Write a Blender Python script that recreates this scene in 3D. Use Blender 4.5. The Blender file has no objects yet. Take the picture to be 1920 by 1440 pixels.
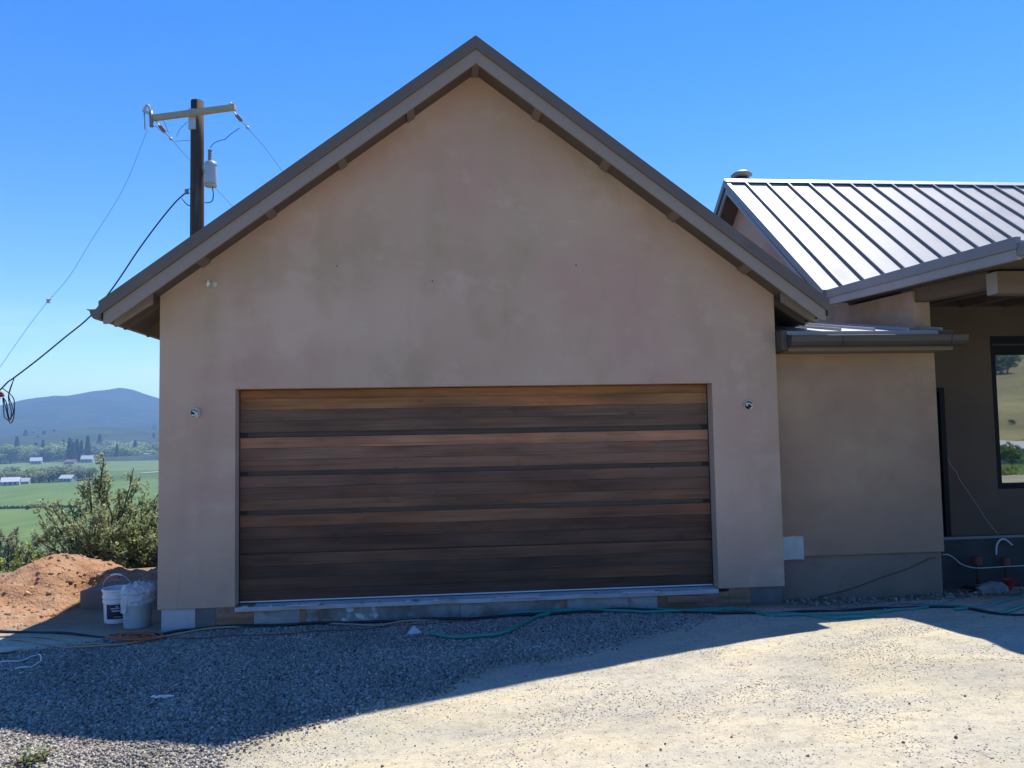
import bpy, bmesh, math, random
import numpy as np
from mathutils import Vector, Matrix, noise
random.seed(7); rng = np.random.default_rng(7)
scene = bpy.context.scene
col = scene.collection

# ------------------------------------------------------------------ camera
CAM = (2.7703, -7.8664, 1.6871); YAW, PITCH, ROLL = 0.092454, 0.059411, -0.018177; FPX = 1442.0
fw = Vector((math.sin(YAW)*math.cos(PITCH), math.cos(YAW)*math.cos(PITCH), math.sin(PITCH)))
r0 = Vector((math.cos(YAW), -math.sin(YAW), 0)); u0 = r0.cross(fw)
rt = math.cos(ROLL)*r0 + math.sin(ROLL)*u0; up = -math.sin(ROLL)*r0 + math.cos(ROLL)*u0
cd = bpy.data.cameras.new('camera'); cam = bpy.data.objects.new('camera', cd); col.objects.link(cam)
m = Matrix.Identity(4)
for i in range(3): m[i][0], m[i][1], m[i][2], m[i][3] = rt[i], up[i], -fw[i], CAM[i]
cam.matrix_world = m
cd.sensor_fit = 'HORIZONTAL'; cd.sensor_width = 36.0; cd.lens = FPX/1920*36.0
cd.clip_start = 0.05; cd.clip_end = 30000
scene.camera = cam

# ------------------------------------------------------------------ sky, sun, exposure
SUN_AZ, SUN_EL = math.radians(35), math.radians(62)
world = bpy.data.worlds.new('World'); scene.world = world; world.use_nodes = True
wn = world.node_tree; wn.nodes.clear()
sky = wn.nodes.new('ShaderNodeTexSky'); sky.sky_type = 'NISHITA'; sky.sun_disc = False
sky.sun_elevation = SUN_EL; sky.sun_rotation = SUN_AZ
sky.altitude = 300; sky.air_density = 1.0; sky.dust_density = 0.0; sky.ozone_density = 3.0
hs = wn.nodes.new('ShaderNodeHueSaturation'); hs.inputs['Saturation'].default_value = 1.36; hs.inputs['Hue'].default_value = 0.513
bg = wn.nodes.new('ShaderNodeBackground'); bg.inputs['Strength'].default_value = 0.11
wo = wn.nodes.new('ShaderNodeOutputWorld')
wn.links.new(sky.outputs[0], hs.inputs['Color'])
# thin high cirrus low over the horizon
tc = wn.nodes.new('ShaderNodeTexCoord'); mp = wn.nodes.new('ShaderNodeMapping'); mp.inputs['Scale'].default_value = (2.2, 2.2, 16)
nz = wn.nodes.new('ShaderNodeTexNoise'); nz.inputs['Scale'].default_value = 2.4; nz.inputs['Detail'].default_value = 6; nz.inputs['Roughness'].default_value = .55
cr = wn.nodes.new('ShaderNodeMapRange'); cr.inputs[1].default_value = .5; cr.inputs[2].default_value = .75
sx = wn.nodes.new('ShaderNodeSeparateXYZ'); lo = wn.nodes.new('ShaderNodeMapRange'); lo.inputs[1].default_value = .16; lo.inputs[2].default_value = .03
mu = wn.nodes.new('ShaderNodeMath'); mu.operation = 'MULTIPLY'; mu2 = wn.nodes.new('ShaderNodeMath'); mu2.operation = 'MULTIPLY'; mu2.inputs[1].default_value = .5
mx = wn.nodes.new('ShaderNodeMix'); mx.data_type = 'RGBA'; mx.inputs[7].default_value = (5.5, 6.2, 7.0, 1)
L = wn.links.new
L(tc.outputs['Generated'], mp.inputs[0]); L(mp.outputs[0], nz.inputs['Vector']); L(nz.outputs['Fac'], cr.inputs[0])
L(tc.outputs['Generated'], sx.inputs[0]); L(sx.outputs['Z'], lo.inputs[0])
L(cr.outputs[0], mu.inputs[0]); L(lo.outputs[0], mu.inputs[1]); L(mu.outputs[0], mu2.inputs[0])
L(mu2.outputs[0], mx.inputs[0]); L(hs.outputs[0], mx.inputs[6]); L(mx.outputs[2], bg.inputs['Color'])
L(bg.outputs[0], wo.inputs['Surface'])

sd = bpy.data.lights.new('sun', 'SUN'); sd.energy = 3.6; sd.angle = math.radians(0.55); sd.color = (1.0, 0.95, 0.87)
sun = bpy.data.objects.new('sun', sd); col.objects.link(sun)
SDIR = Vector((math.sin(SUN_AZ)*math.cos(SUN_EL), math.cos(SUN_AZ)*math.cos(SUN_EL), math.sin(SUN_EL)))
sun.rotation_euler = SDIR.to_track_quat('Z', 'Y').to_euler(); sun.location = (8, 12, 20)
vs = scene.view_settings; vs.view_transform = 'Standard'; vs.look = 'None'; vs.gamma = 1.0; vs.use_curve_mapping = False
vs.exposure = 1.02
scene.cycles.volume_bounces = 0; scene.cycles.max_bounces = 8; scene.cycles.diffuse_bounces = 4

# ------------------------------------------------------------------ pixel helpers (photo 1920 x 1440)
CV = Vector(CAM)
def ray(x, y): return fw + rt*((x-960)/FPX) - up*((y-720)/FPX)
def onY(x, y, Y): d = ray(x, y); return CV + d*((Y-CV.y)/d.y)
def onX(x, y, X): d = ray(x, y); return CV + d*((X-CV.x)/d.x)
def onZ(x, y, Z): d = ray(x, y); return CV + d*((Z-CV.z)/d.z)

def sstep(a, b, t):
    t = np.clip((np.asarray(t, float)-a)/(b-a), 0, 1); return t*t*(3-2*t)
def hgt(x, y):
    x = np.asarray(x, float); y = np.asarray(y, float)
    xc = np.clip(x, -4, 9.5); yc = np.clip(y, -3.4, 1.0)
    z = -.2219+.01559*xc-.02781*yc-.01722*xc*yc-.0197*yc*yc-.001175*xc*xc
    z = z - .02*np.clip(-4-x, 0, 4)
    ye = 4.2+9*sstep(-1.2, 6, x)
    t = np.sqrt(np.clip(y-ye, 0, None)**2+np.clip(-x-8, 0, None)**2)
    z = z - 30*(1-np.exp(-t/75.0))
    s = np.sqrt(np.clip(-10-y, 0, None)**2+np.clip(x-20, 0, None)**2)
    z = z - 5*(1-np.exp(-s/25))*np.exp(-t/60) + 68*sstep(110, 900, s)*np.exp(-t/400)
    return z
def hz(x, y): return float(hgt(x, y))
def gp(px, py, dz=0.0):
    d = ray(px, py); t = 1.0; st = .05
    for _ in range(4000):
        p = CV+d*t
        if p.z <= hz(p.x, p.y)+dz: break
        t += st; st *= 1.003
    a, b = t-st, t
    for _ in range(25):
        c = (a+b)/2; p = CV+d*c
        if p.z <= hz(p.x, p.y)+dz: b = c
        else: a = c
    return CV+d*b

# ------------------------------------------------------------------ materials
def lin(r, g, b):
    f = lambda c: c/12.92 if c <= .04045 else ((c+.055)/1.055)**2.4
    return (f(r/255), f(g/255), f(b/255))
MATS = {}
def mat(name, c, rough=.8, metal=0.0, var=(), bump=None, spec=.5, objcol=False, attr=None, trans=0, coord='Object', rvar=None):
    """var: (scale, colour, lo, hi, stretch[, detail]) noise layers mixed over the base colour; bump: list of (scale, strength, distance, stretch)"""
    if name in MATS: return MATS[name]
    mt = bpy.data.materials.new(name); mt.use_nodes = True; nt = mt.node_tree; N = nt.nodes; K = nt.links.new
    bs = N['Principled BSDF']; bs.inputs['Roughness'].default_value = rough; bs.inputs['Metallic'].default_value = metal
    bs.inputs['Specular IOR Level'].default_value = spec
    tc = N.new('ShaderNodeTexCoord')
    if coord == 'Plank':     # world position shifted by each piece's own random number
        ge = N.new('ShaderNodeNewGeometry'); oj = N.new('ShaderNodeObjectInfo'); vm = N.new('ShaderNodeVectorMath'); vm.operation = 'MULTIPLY_ADD'
        K(oj.outputs['Random'], vm.inputs[0]); vm.inputs[1].default_value = (71, 13, 37); K(ge.outputs['Position'], vm.inputs[2]); src = vm.outputs[0]
    else: src = tc.outputs[coord]
    def noise_at(scale, stretch, detail=5, rough_=.6):
        mp = N.new('ShaderNodeMapping'); mp.inputs['Scale'].default_value = stretch; K(src, mp.inputs[0])
        nz = N.new('ShaderNodeTexNoise'); nz.inputs['Scale'].default_value = scale; nz.inputs['Detail'].default_value = detail; nz.inputs['Roughness'].default_value = rough_
        K(mp.outputs[0], nz.inputs['Vector']); return nz.outputs['Fac']
    if objcol:
        oi = N.new('ShaderNodeObjectInfo'); cur = oi.outputs['Color']
    elif attr:
        at = N.new('ShaderNodeAttribute'); at.attribute_name = attr; cur = at.outputs['Color']
    else:
        rg = N.new('ShaderNodeRGB'); rg.outputs[0].default_value = (*c, 1); cur = rg.outputs[0]
    for vv in var:
        sc, c2, a, b, stx = vv[:5]; det = vv[5] if len(vv) > 5 else 5
        mode = vv[6] if len(vv) > 6 else 'MIX'; amt = vv[7] if len(vv) > 7 else 1.0
        mr = N.new('ShaderNodeMapRange'); mr.inputs[1].default_value = a; mr.inputs[2].default_value = b; mr.inputs[4].default_value = amt
        K(noise_at(sc, stx, det), mr.inputs[0])
        mi = N.new('ShaderNodeMix'); mi.data_type = 'RGBA'; mi.blend_type = mode; mi.inputs[7].default_value = (*c2, 1)
        K(mr.outputs[0], mi.inputs[0]); K(cur, mi.inputs[6]); cur = mi.outputs[2]
    K(cur, bs.inputs['Base Color'])
    if rvar:
        mr = N.new('ShaderNodeMapRange'); mr.inputs[3].default_value = rvar[1]; mr.inputs[4].default_value = rvar[2]; mr.inputs[1].default_value = .3; mr.inputs[2].default_value = .7
        K(noise_at(rvar[0], (1, 1, 1)), mr.inputs[0]); K(mr.outputs[0], bs.inputs['Roughness'])
    if bump:
        prev = None
        for sc, st, di, stx in bump:
            bn = N.new('ShaderNodeBump'); bn.inputs['Strength'].default_value = st; bn.inputs['Distance'].default_value = di
            K(noise_at(sc, stx, 4), bn.inputs['Height'])
            if prev: K(prev, bn.inputs['Normal'])
            prev = bn.outputs[0]
        K(prev, bs.inputs['Normal'])
    if trans:
        bs.inputs['Subsurface Weight'].default_value = 0
        tr = N.new('ShaderNodeBsdfTranslucent'); K(cur, tr.inputs['Color']); ms = N.new('ShaderNodeMixShader'); ms.inputs[0].default_value = trans
        K(bs.outputs[0], ms.inputs[1]); K(tr.outputs[0], ms.inputs[2]); K(ms.outputs[0], N['Material Output'].inputs['Surface'])
    MATS[name] = mt; return mt
I3 = (1, 1, 1)
STUCCO = mat('stucco', (.50, .348, .25), .9, var=[
    (.45, (.56, .40, .30), .42, .60, I3, 2), (.7, (.49, .305, .235), .45, .60, (1, 1, .8), 3, 'MIX', .9),
    (1.1, (.42, .305, .20), .52, .66, (1.2, 1, .7), 3, 'MIX', .75), (1.9, (.60, .455, .355), .56, .70, (1, 1, 1.4), 3, 'MIX', .4),
    (3.4, (.58, .44, .34), .59, .70, (.6, 1, 1.5), 3, 'MIX', .25),
    (5, (.40, .28, .20), .58, .72, (1.6, 1, .3), 5, 'MIX', .3), (60, (.42, .295, .215), .45, .75, I3, 4, 'MIX', .35)],
    bump=[(2.2, .4, .03, I3), (9, .3, .01, (.5, 1, 1)), (60, .35, .004, I3), (220, .5, .002, I3)], spec=.25)
STUCCO2 = mat('stucco_brown', (.36, .235, .155), .9, var=[(.9, (.43, .295, .19), .42, .62, I3, 3), (1.7, (.30, .195, .135), .5, .7, I3, 4, 'MIX', .8)],
    bump=[(3.0, .25, .02, I3), (60, .25, .003, I3), (260, .25, .002, I3)], spec=.25)
STUCCO_SHADED = mat('stucco_shaded', (.115, .08, .058), .9, var=[(.9, (.14, .10, .07), .42, .62, I3, 3)], bump=[(60, .25, .003, I3), (260, .25, .002, I3)], spec=.25)  # shaded copy of the stucco: porch shade put into the colour
BARGE = mat('taupe_paint', (.265, .205, .165), .6, var=[(1.5, (.27, .22, .19), .4, .7, I3), (14, (.19, .16, .135), .55, .75, I3, 5, 'MIX', .5)], bump=[(40, .1, .002, I3)])
DRIP = mat('bronze_metal', (.115, .088, .072), .6, .05, var=[(2, (.135, .108, .09), .4, .7, I3)])
SOFFIT = mat('soffit_wood', (.11, .075, .05), .75, var=[(2, (.085, .058, .04), .45, .65, (1, 6, 1))], bump=[(20, .2, .004, (1, 8, 1))])
CEDAR = mat('cedar', (1, 1, 1), .6, objcol=True, coord='Plank', spec=.22, var=[
    (.8, (.42, .40, .40), .42, .66, (.8, 1, 3), 5, 'MULTIPLY', .8), (1.0, (1.5, 1.2, .95), .52, .70, (.9, 1, 4), 4, 'MULTIPLY', .9),
    (4, (.5, .46, .44), .45, .72, (.3, 1, 9), 6, 'MULTIPLY', .6), (9, (1.25, 1.15, 1.05), .5, .75, (.12, 1, 5), 4, 'MULTIPLY', .6), (26, (.62, .58, .56), .48, .72, (.06, 1, 2.2), 4, 'MULTIPLY', .6), (2.3, (.4, .36, .34), .64, .74, (1.2, 1, 1.6), 3, 'MULTIPLY', .6)],
    bump=[(30, .2, .003, (.06, 1, 2.2))], rvar=(3, .5, .7))
BLACK = mat('black_rubber', (.008, .008, .009), .6)
ALU = mat('white_seal', (.62, .63, .66), .5)
CONC = mat('concrete', (.34, .325, .31), .9, var=[(2.2, (.19, .18, .17), .42, .62, I3), (1.1, (.40, .375, .35), .5, .65, (1, 1, 3)), (3.5, (.16, .13, .10), .55, .68, (1, 1, .8), 6), (12, (.4, .39, .38), .55, .75, I3, 5, 'MIX', .6), (5, (.2, .17, .14), .58, .72, (1, 1, 2.5), 5, 'MIX', .6)], bump=[(25, .3, .006, I3), (120, .3, .002, I3)])
CONCL = mat('concrete_pale', (.50, .49, .48), .9, var=[(3, (.38, .37, .36), .45, .7, I3)], bump=[(40, .3, .004, I3)])
CONCD = mat('concrete_dark', (.13, .12, .115), .9, var=[(3, (.19, .175, .165), .45, .7, I3)], bump=[(40, .3, .004, I3)])
FORM = mat('form_board', (.34, .17, .095), .8, var=[(4, (.15, .09, .06), .4, .65, (.4, 1, 4)), (2.5, (.34, .3, .27), .55, .7, I3, 5, 'MIX', .8)], bump=[(18, .3, .004, (.2, 1, 3))])
SPLC = mat('splashed_concrete', (.28, .265, .25), .9, var=[(2.2, (.19, .18, .17), .42, .62, I3), (9, (.62, .61, .60), .50, .60, (1, 1, 1.6), 6)], bump=[(25, .5, .01, I3)])
SPLASH = mat('white_plaster_splash', (.62, .62, .62), .9, bump=[(50, .4, .004, I3)])
ROOFM = mat('seam_metal', (.36, .355, .35), .5, .12, var=[(1.2, (.40, .395, .39), .4, .65, (1, .5, .5), 4), (7, (.31, .305, .30), .55, .75, I3, 5, 'MIX', .5)], bump=[(1.2, .12, .02, I3)], rvar=(2.5, .46, .62), spec=.3)
ROOFD = mat('seam_rib_metal', (.22, .215, .21), .5, .3)
TRIM = mat('grey_trim_metal', (.20, .205, .215), .5, .3, var=[(2, (.24, .24, .25), .4, .7, I3)])
TRIM2 = mat('grey_fascia', (.29, .285, .285), .6, .1, var=[(2, (.34, .33, .33), .4, .7, I3)])
GUT = mat('gutter_metal', (.07, .055, .046), .5, .1, var=[(3, (.085, .068, .058), .4, .7, I3)])
BEAM = mat('porch_beam', (.16, .11, .075), .7, var=[(2, (.12, .085, .06), .4, .65, (.6, 1, 4))], bump=[(20, .2, .003, (.3, 1, 4))])
BEAMEND = mat('beam_end_skylit', (.33, .31, .29), .8)  # paler than the beam: skylight on its end put into the colour
FRAMEB = mat('black_frame', (.006, .006, .008), .6, spec=.2)
DARKDOOR = mat('black_door', (.005, .005, .006), .7, spec=.15)

def glass():
    mt = bpy.data.materials.new('window_glass'); mt.use_nodes = True; nt = mt.node_tree; N = nt.nodes; K = nt.links.new
    bs = N['Principled BSDF']; bs.inputs['Base Color'].default_value = (.012, .016, .015, 1); bs.inputs['Roughness'].default_value = .02
    gl = N.new('ShaderNodeBsdfGlossy'); gl.inputs['Roughness'].default_value = .0; gl.inputs['Color'].default_value = (.86, .95, .88, 1)
    ms = N.new('ShaderNodeMixShader'); ms.inputs[0].default_value = .36
    tcg = N.new('ShaderNodeTexCoord'); ng = N.new('ShaderNodeTexNoise'); ng.inputs['Scale'].default_value = 1.6; bg_ = N.new('ShaderNodeBump'); bg_.inputs['Strength'].default_value = .015; bg_.inputs['Distance'].default_value = .05
    K(tcg.outputs['Object'], ng.inputs['Vector']); K(ng.outputs['Fac'], bg_.inputs['Height']); K(bg_.outputs[0], gl.inputs['Normal']); gl.inputs['Roughness'].default_value = .015
    K(bs.outputs[0], ms.inputs[1]); K(gl.outputs[0], ms.inputs[2]); K(ms.outputs[0], N['Material Output'].inputs['Surface'])
    return mt
GLASS = glass()

# ------------------------------------------------------------------ mesh helpers
class MB:
    def __init__(s): s.v = []; s.f = []
    def add(s, vs, fs):
        o = len(s.v); s.v += [tuple(p) for p in vs]; s.f += [tuple(i+o for i in f) for f in fs]; return s
    def box(s, a, b):
        x0, y0, z0 = a; x1, y1, z1 = b
        return s.add([(x0,y0,z0),(x1,y0,z0),(x1,y1,z0),(x0,y1,z0),(x0,y0,z1),(x1,y0,z1),(x1,y1,z1),(x0,y1,z1)],
                     [(0,3,2,1),(4,5,6,7),(0,1,5,4),(1,2,6,5),(2,3,7,6),(3,0,4,7)])
    def prism(s, poly, ext):
        n = len(poly); e = Vector(ext); P = [Vector(p) for p in poly]
        nrm = Vector((0,0,0))
        for i in range(n): nrm += P[i].cross(P[(i+1) % n])
        if nrm.dot(e) > 0: P = P[::-1]
        vs = P+[p+e for p in P]
        return s.add(vs, [tuple(range(n)), tuple(range(2*n-1, n-1, -1))]+[(i, i+n, (i+1) % n+n, (i+1) % n) for i in range(n)])
    def beam(s, a, b, w, h, upv=(0,0,1)):
        a = Vector(a); b = Vector(b); d = (b-a).normalized(); x = d.cross(Vector(upv)).normalized()*w/2; z = x.cross(d).normalized()*h/2
        return s.prism([a-x-z, a+x-z, a+x+z, a-x+z], b-a)
    def tube(s, pts, r, n=8, cap=True):
        P = [Vector(p) for p in pts]; k = len(P); rs = r if isinstance(r, (list, tuple)) else [r]*k
        vs = []; fs = []; ref = None
        for i in range(k):
            d = (P[min(i+1, k-1)]-P[max(i-1, 0)])
            d = d.normalized() if d.length > 1e-9 else Vector((0,0,1))
            if ref is None: ref = d.orthogonal().normalized()
            ref = (ref-d*ref.dot(d)); ref = ref.normalized() if ref.length > 1e-6 else d.orthogonal().normalized()
            b = d.cross(ref)
            for j in range(n):
                a = 2*math.pi*j/n; vs.append(P[i]+(ref*math.cos(a)+b*math.sin(a))*rs[i])
        for i in range(k-1):
            for j in range(n): fs.append((i*n+j, i*n+(j+1) % n, (i+1)*n+(j+1) % n, (i+1)*n+j))
        if cap: fs += [tuple(range(n-1, -1, -1)), tuple(range((k-1)*n, k*n))]
        return s.add(vs, fs)
    def lathe(s, prof, c=(0,0,0), n=24):
        vs = []; fs = []; k = len(prof)
        for r, z in prof:
            for j in range(n):
                a = 2*math.pi*j/n; vs.append((c[0]+r*math.cos(a), c[1]+r*math.sin(a), c[2]+z))
        for i in range(k-1):
            for j in range(n): fs.append((i*n+j, i*n+(j+1) % n, (i+1)*n+(j+1) % n, (i+1)*n+j))
        return s.add(vs, fs)
    def build(s, name, material, parent=None, smooth=False, bevel=0, loc=None):
        me = bpy.data.meshes.new(name); me.from_pydata(s.v, [], s.f); me.materials.append(material)
        if smooth: me.polygons.foreach_set('use_smooth', [True]*len(me.polygons))
        me.update(); return link(name, me, parent, bevel, loc)
def link(name, me, parent=None, bevel=0, loc=None):
    o = bpy.data.objects.new(name, me); col.objects.link(o)
    if parent: o.parent = parent; 
    if loc: o.location = loc
    if bevel:
        b = o.modifiers.new('bevel', 'BEVEL'); b.width = bevel; b.segments = 2; b.limit_method = 'ANGLE'
    return o
def tag(o, label, cat, group=None):
    o['label'] = label; o['category'] = cat
    if group: o['group'] = group
    return o
def thing(name, label, cat, loc=(0,0,0), rz=0, group=None):
    e = bpy.data.objects.new(name, None); col.objects.link(e); e.location = loc; e.rotation_euler = (0, 0, rz); e.empty_display_size = .2
    return tag(e, label, cat, group)
def npmesh(name, V, F, material, parent=None, nv=3, smooth=False, cols=None):
    me = bpy.data.meshes.new(name); V = np.asarray(V, np.float32); F = np.asarray(F, np.int32)
    me.vertices.add(len(V)); me.vertices.foreach_set('co', V.ravel())
    me.loops.add(F.size); me.loops.foreach_set('vertex_index', F.ravel())
    me.polygons.add(len(F)); me.polygons.foreach_set('loop_start', np.arange(0, F.size, nv, dtype=np.int32)); me.polygons.foreach_set('loop_total', np.full(len(F), nv, np.int32))
    me.materials.append(material); me.update(calc_edges=True)
    if smooth: me.polygons.foreach_set('use_smooth', [True]*len(F))
    if cols is not None:
        a = me.color_attributes.new('Col', 'FLOAT_COLOR', 'POINT'); a.data.foreach_set('color', np.asarray(cols, np.float32).ravel())
    me.validate(); return link(name, me, parent)
def smooth_path(pts, per=6):
    P = [Vector(p) for p in pts]; out = []
    P = [P[0]*2-P[1]]+P+[P[-1]*2-P[-2]]
    for i in range(1, len(P)-2):
        for k in range(per):
            t = k/per; a, b, c, d = P[i-1:i+3]
            out.append(.5*((2*b)+(c-a)*t+(2*a-5*b+4*c-d)*t*t+(3*b-a-3*c+d)*t**3))
    out.append(P[-2]); return out

# ------------------------------------------------------------------ terrain
def axis(a, b, st, far_lo, far_hi):
    mid = list(np.arange(a, b+1e-6, st)); lo = []; d = st; x = a
    while x > far_lo: d *= 1.16; x -= d; lo.append(max(x, far_lo))
    hi = []; d = st; x = b
    while x < far_hi: d *= 1.16; x += d; hi.append(min(x, far_hi))
    return np.array(lo[::-1]+mid+hi)
gx = axis(-6, 12, .12, -6000, 6000); gy = axis(-6, 6, .12, -6000, 6000)
X, Y = np.meshgrid(gx, gy, indexing='ij'); Z = hgt(X, Y)
near = (np.abs(X-3) < 12) & (np.abs(Y) < 9)
nzv = np.zeros_like(Z)
for i in range(len(gx)):
    for j in range(len(gy)):
        if near[i, j]: nzv[i, j] = .022*noise.noise((gx[i]*.9, gy[j]*.9, 0))+.012*noise.noise((gx[i]*3, gy[j]*3, 5))
        else: nzv[i, j] = .15*noise.noise((gx[i]*.05, gy[j]*.05, 2)) if abs(gx[i]) < 900 and abs(gy[j]) < 900 else 0
Z = Z+nzv
for off in (0.0, 1.55):      # shallow wheel tracks curving towards the door
    d_ = np.abs((Y+3.0+off*.9)-.10*(X-4.5)-.02*(X-4.5)**2); Z = Z-np.where(near, .022*np.exp(-(d_/.16)**2)-.010*np.exp(-((d_-.3)/.1)**2), 0)
def inpoly(x, y, poly):
    x = np.asarray(x); y = np.asarray(y); r = np.zeros(x.shape, bool); n = len(poly)
    for i in range(n):
        x0, y0 = poly[i]; x1, y1 = poly[(i+1) % n]
        c = ((y0 > y) != (y1 > y)) & (x < (x1-x0)*(y-y0)/((y1-y0) if y1 != y0 else 1e-9)+x0); r ^= c
    return r
GRAVEL_PX = [(-320,1520),(-330,1290),(0,1226),(120,1217),(300,1190),(470,1173),(700,1167),(860,1162),(1050,1150),(1230,1146),(1330,1152),(1280,1172),(1170,1196),(1060,1217),(950,1244),(840,1272),(720,1306),(600,1340),(490,1378),(410,1412),(340,1450),(290,1520)]
gpoly = [(gp(a, b).x, gp(a, b).y) for a, b in GRAVEL_PX]
def edge_d(x, y):   # signed distance-ish to the gravel outline (positive inside)
    d = np.full(np.shape(x), 1e9)
    for i in range(len(gpoly)):
        a = np.array(gpoly[i]); b = np.array(gpoly[(i+1) % len(gpoly)]); ab = b-a
        t = np.clip(((x-a[0])*ab[0]+(y-a[1])*ab[1])/(ab@ab), 0, 1)
        d = np.minimum(d, np.hypot(x-a[0]-t*ab[0], y-a[1]-t*ab[1]))
    return np.where(inpoly(x, y, gpoly), d, -d)
gm = sstep(-.25, .2, edge_d(X, Y)+nzv*6)
C_DG = np.array([.53, .475, .385]); C_GR = np.array([.27, .25, .22]); C_SOIL = np.array([.25, .185, .125]); C_GRASS = np.array([.10, .155, .042]); C_DRY = np.array([.33, .28, .15]); C_SLOPE = np.array([.16, .17, .06])
cz = np.ones(X.shape+(3,))*C_DG
w = lambda a: a[..., None]
cz = cz*(1-w(sstep(-.5, .5, Y-.25*np.clip(-X, -2, 2))*sstep(9.9, 8.9, X)))+C_SOIL*w(sstep(-.5, .5, Y-.25*np.clip(-X, -2, 2))*sstep(9.9, 8.9, X))
cz = cz*(1-w(gm))+C_GR*w(gm)
sl = sstep(4.6, 7.5, Y)*sstep(1, -1, X)+sstep(-9, -12, X); sl = np.clip(sl+sstep(14, 18, Y), 0, 1)
cz = cz*(1-w(sl))+C_SLOPE*w(sl)
tt = np.sqrt(np.clip(Y-4.2, 0, None)**2+np.clip(-X-8, 0, None)**2)
gf = sstep(45, 75, tt); cz = cz*(1-w(gf))+C_GRASS*w(gf)
ss = np.sqrt(np.clip(-10-Y, 0, None)**2+np.clip(X-20, 0, None)**2)
a1 = sstep(6, 14, ss)*(1-gf); cz = cz*(1-w(a1))+C_GRASS*1.15*w(a1)
a2 = sstep(105, 140, ss)*(1-gf); cz = cz*(1-w(a2))+C_DRY*w(a2)
fn = np.array([[noise.fractal((a*.03, b*.03, 4), 1, 2, 5) if max(abs(a), abs(b)) > 14 and max(abs(a), abs(b)) < 1500 else 0 for b in gy] for a in gx])
cz = cz*(1+w(np.clip(fn, -.8, .8))*.45*np.array([1.1, 1, .9]))
NI, NJ = X.shape; idx = np.arange(NI*NJ).reshape(NI, NJ)
F = np.stack([idx[:-1, :-1].ravel(), idx[1:, :-1].ravel(), idx[1:, 1:].ravel(), idx[:-1, 1:].ravel()], 1)
GROUND = mat('ground', (1, 1, 1), .95, attr='Col', spec=.15, var=[
    (1.1, (1.18, 1.12, 1.0), .42, .62, (1, 2.2, 1), 5, 'MULTIPLY', 1.0), (.6, (.78, .80, .86), .46, .64, (1, 2.0, 1), 6, 'MULTIPLY', .9), (.11, (.7, .74, .6), .42, .62, I3, 6, 'MULTIPLY', .55),
    (6, (.74, .73, .73), .48, .70, (1, 2.2, 1), 6, 'MULTIPLY', .7), (18, (.72, .69, .66), .52, .72, I3, 6, 'MULTIPLY', .7), (55, (.62, .6, .6), .52, .72, I3, 4, 'MULTIPLY', .6), (140, (1.25, 1.22, 1.18), .52, .7, I3, 3, 'MULTIPLY', .7)],
    bump=[(7, .35, .04, I3), (38, .5, .012, I3), (130, .6, .006, I3)])
g = npmesh('ground', np.stack([X.ravel(), Y.ravel(), Z.ravel()], 1), F, GROUND, nv=4, smooth=True, cols=np.concatenate([cz.reshape(-1, 3), np.ones((NI*NJ, 1))], 1)); g['kind'] = 'structure'
from bisect import bisect
def gz(x, y):   # height of the built ground sheet
    i = min(max(bisect(gx, x)-1, 0), NI-2); j = min(max(bisect(gy, y)-1, 0), NJ-2)
    u = (x-gx[i])/(gx[i+1]-gx[i]); v = (y-gy[j])/(gy[j+1]-gy[j])
    return float((Z[i, j]*(1-u)+Z[i+1, j]*u)*(1-v)+(Z[i, j+1]*(1-u)+Z[i+1, j+1]*u)*v)
def gzv(x, y):
    i = np.clip(np.searchsorted(gx, x)-1, 0, NI-2); j = np.clip(np.searchsorted(gy, y)-1, 0, NJ-2)
    u = (x-gx[i])/(gx[i+1]-gx[i]); v = (y-gy[j])/(gy[j+1]-gy[j])
    return (Z[i, j]*(1-u)+Z[i+1, j]*u)*(1-v)+(Z[i, j+1]*(1-u)+Z[i+1, j+1]*u)*v

# loose stones: many small faceted chips as one mesh
def stones(name, x, y, size, material, flat=.65, sink=.25, colr=None, parent=None, zz=None):
    n = len(x); base = np.array([(-1,-1,-1),(1,-1,-1),(1,1,-1),(-1,1,-1),(-1,-1,1),(1,-1,1),(1,1,1),(-1,1,1)], float)*.55
    V = base[None]+rng.normal(0, .17, (n, 8, 3)); V[:, :, 2] *= flat
    V *= (size*(.55+.9*rng.random(n)**1.6))[:, None, None] if np.isscalar(size) else np.asarray(size)[:, None, None]
    q = rng.normal(size=(n, 4)); q[:, 1:3] *= .35; q /= np.linalg.norm(q, axis=1)[:, None]
    a, b, c, d = q.T
    Rm = np.stack([np.stack([1-2*(c*c+d*d), 2*(b*c-d*a), 2*(b*d+c*a)], 1), np.stack([2*(b*c+d*a), 1-2*(b*b+d*d), 2*(c*d-b*a)], 1), np.stack([2*(b*d-c*a), 2*(c*d+b*a), 1-2*(b*b+c*c)], 1)], 1)
    V = np.einsum('nij,nkj->nki', Rm, V)
    zmin = V[:, :, 2].min(1); h = V[:, :, 2].max(1)-zmin
    z0 = gzv(x, y) if zz is None else zz
    V += np.stack([x, y, z0-zmin-h*sink], 1)[:, None]
    fb = np.array([(0,3,2,1),(4,5,6,7),(0,1,5,4),(1,2,6,5),(2,3,7,6),(3,0,4,7)])
    Fq = (fb[None]+(np.arange(n)*8)[:, None, None]).reshape(-1, 4)
    cc = None
    if colr is not None: cc = np.concatenate([np.repeat(colr, 8, 0), np.ones((n*8, 1))], 1)
    o = npmesh(name, V.reshape(-1, 3), Fq, material, parent, nv=4, cols=cc); o['kind'] = 'stuff'; return o
STONE = mat('stone_chip', (1, 1, 1), .9, attr='Col', spec=.2, var=[(60, (.75, .75, .75), .45, .7, I3, 3, 'MULTIPLY', .6)])
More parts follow.
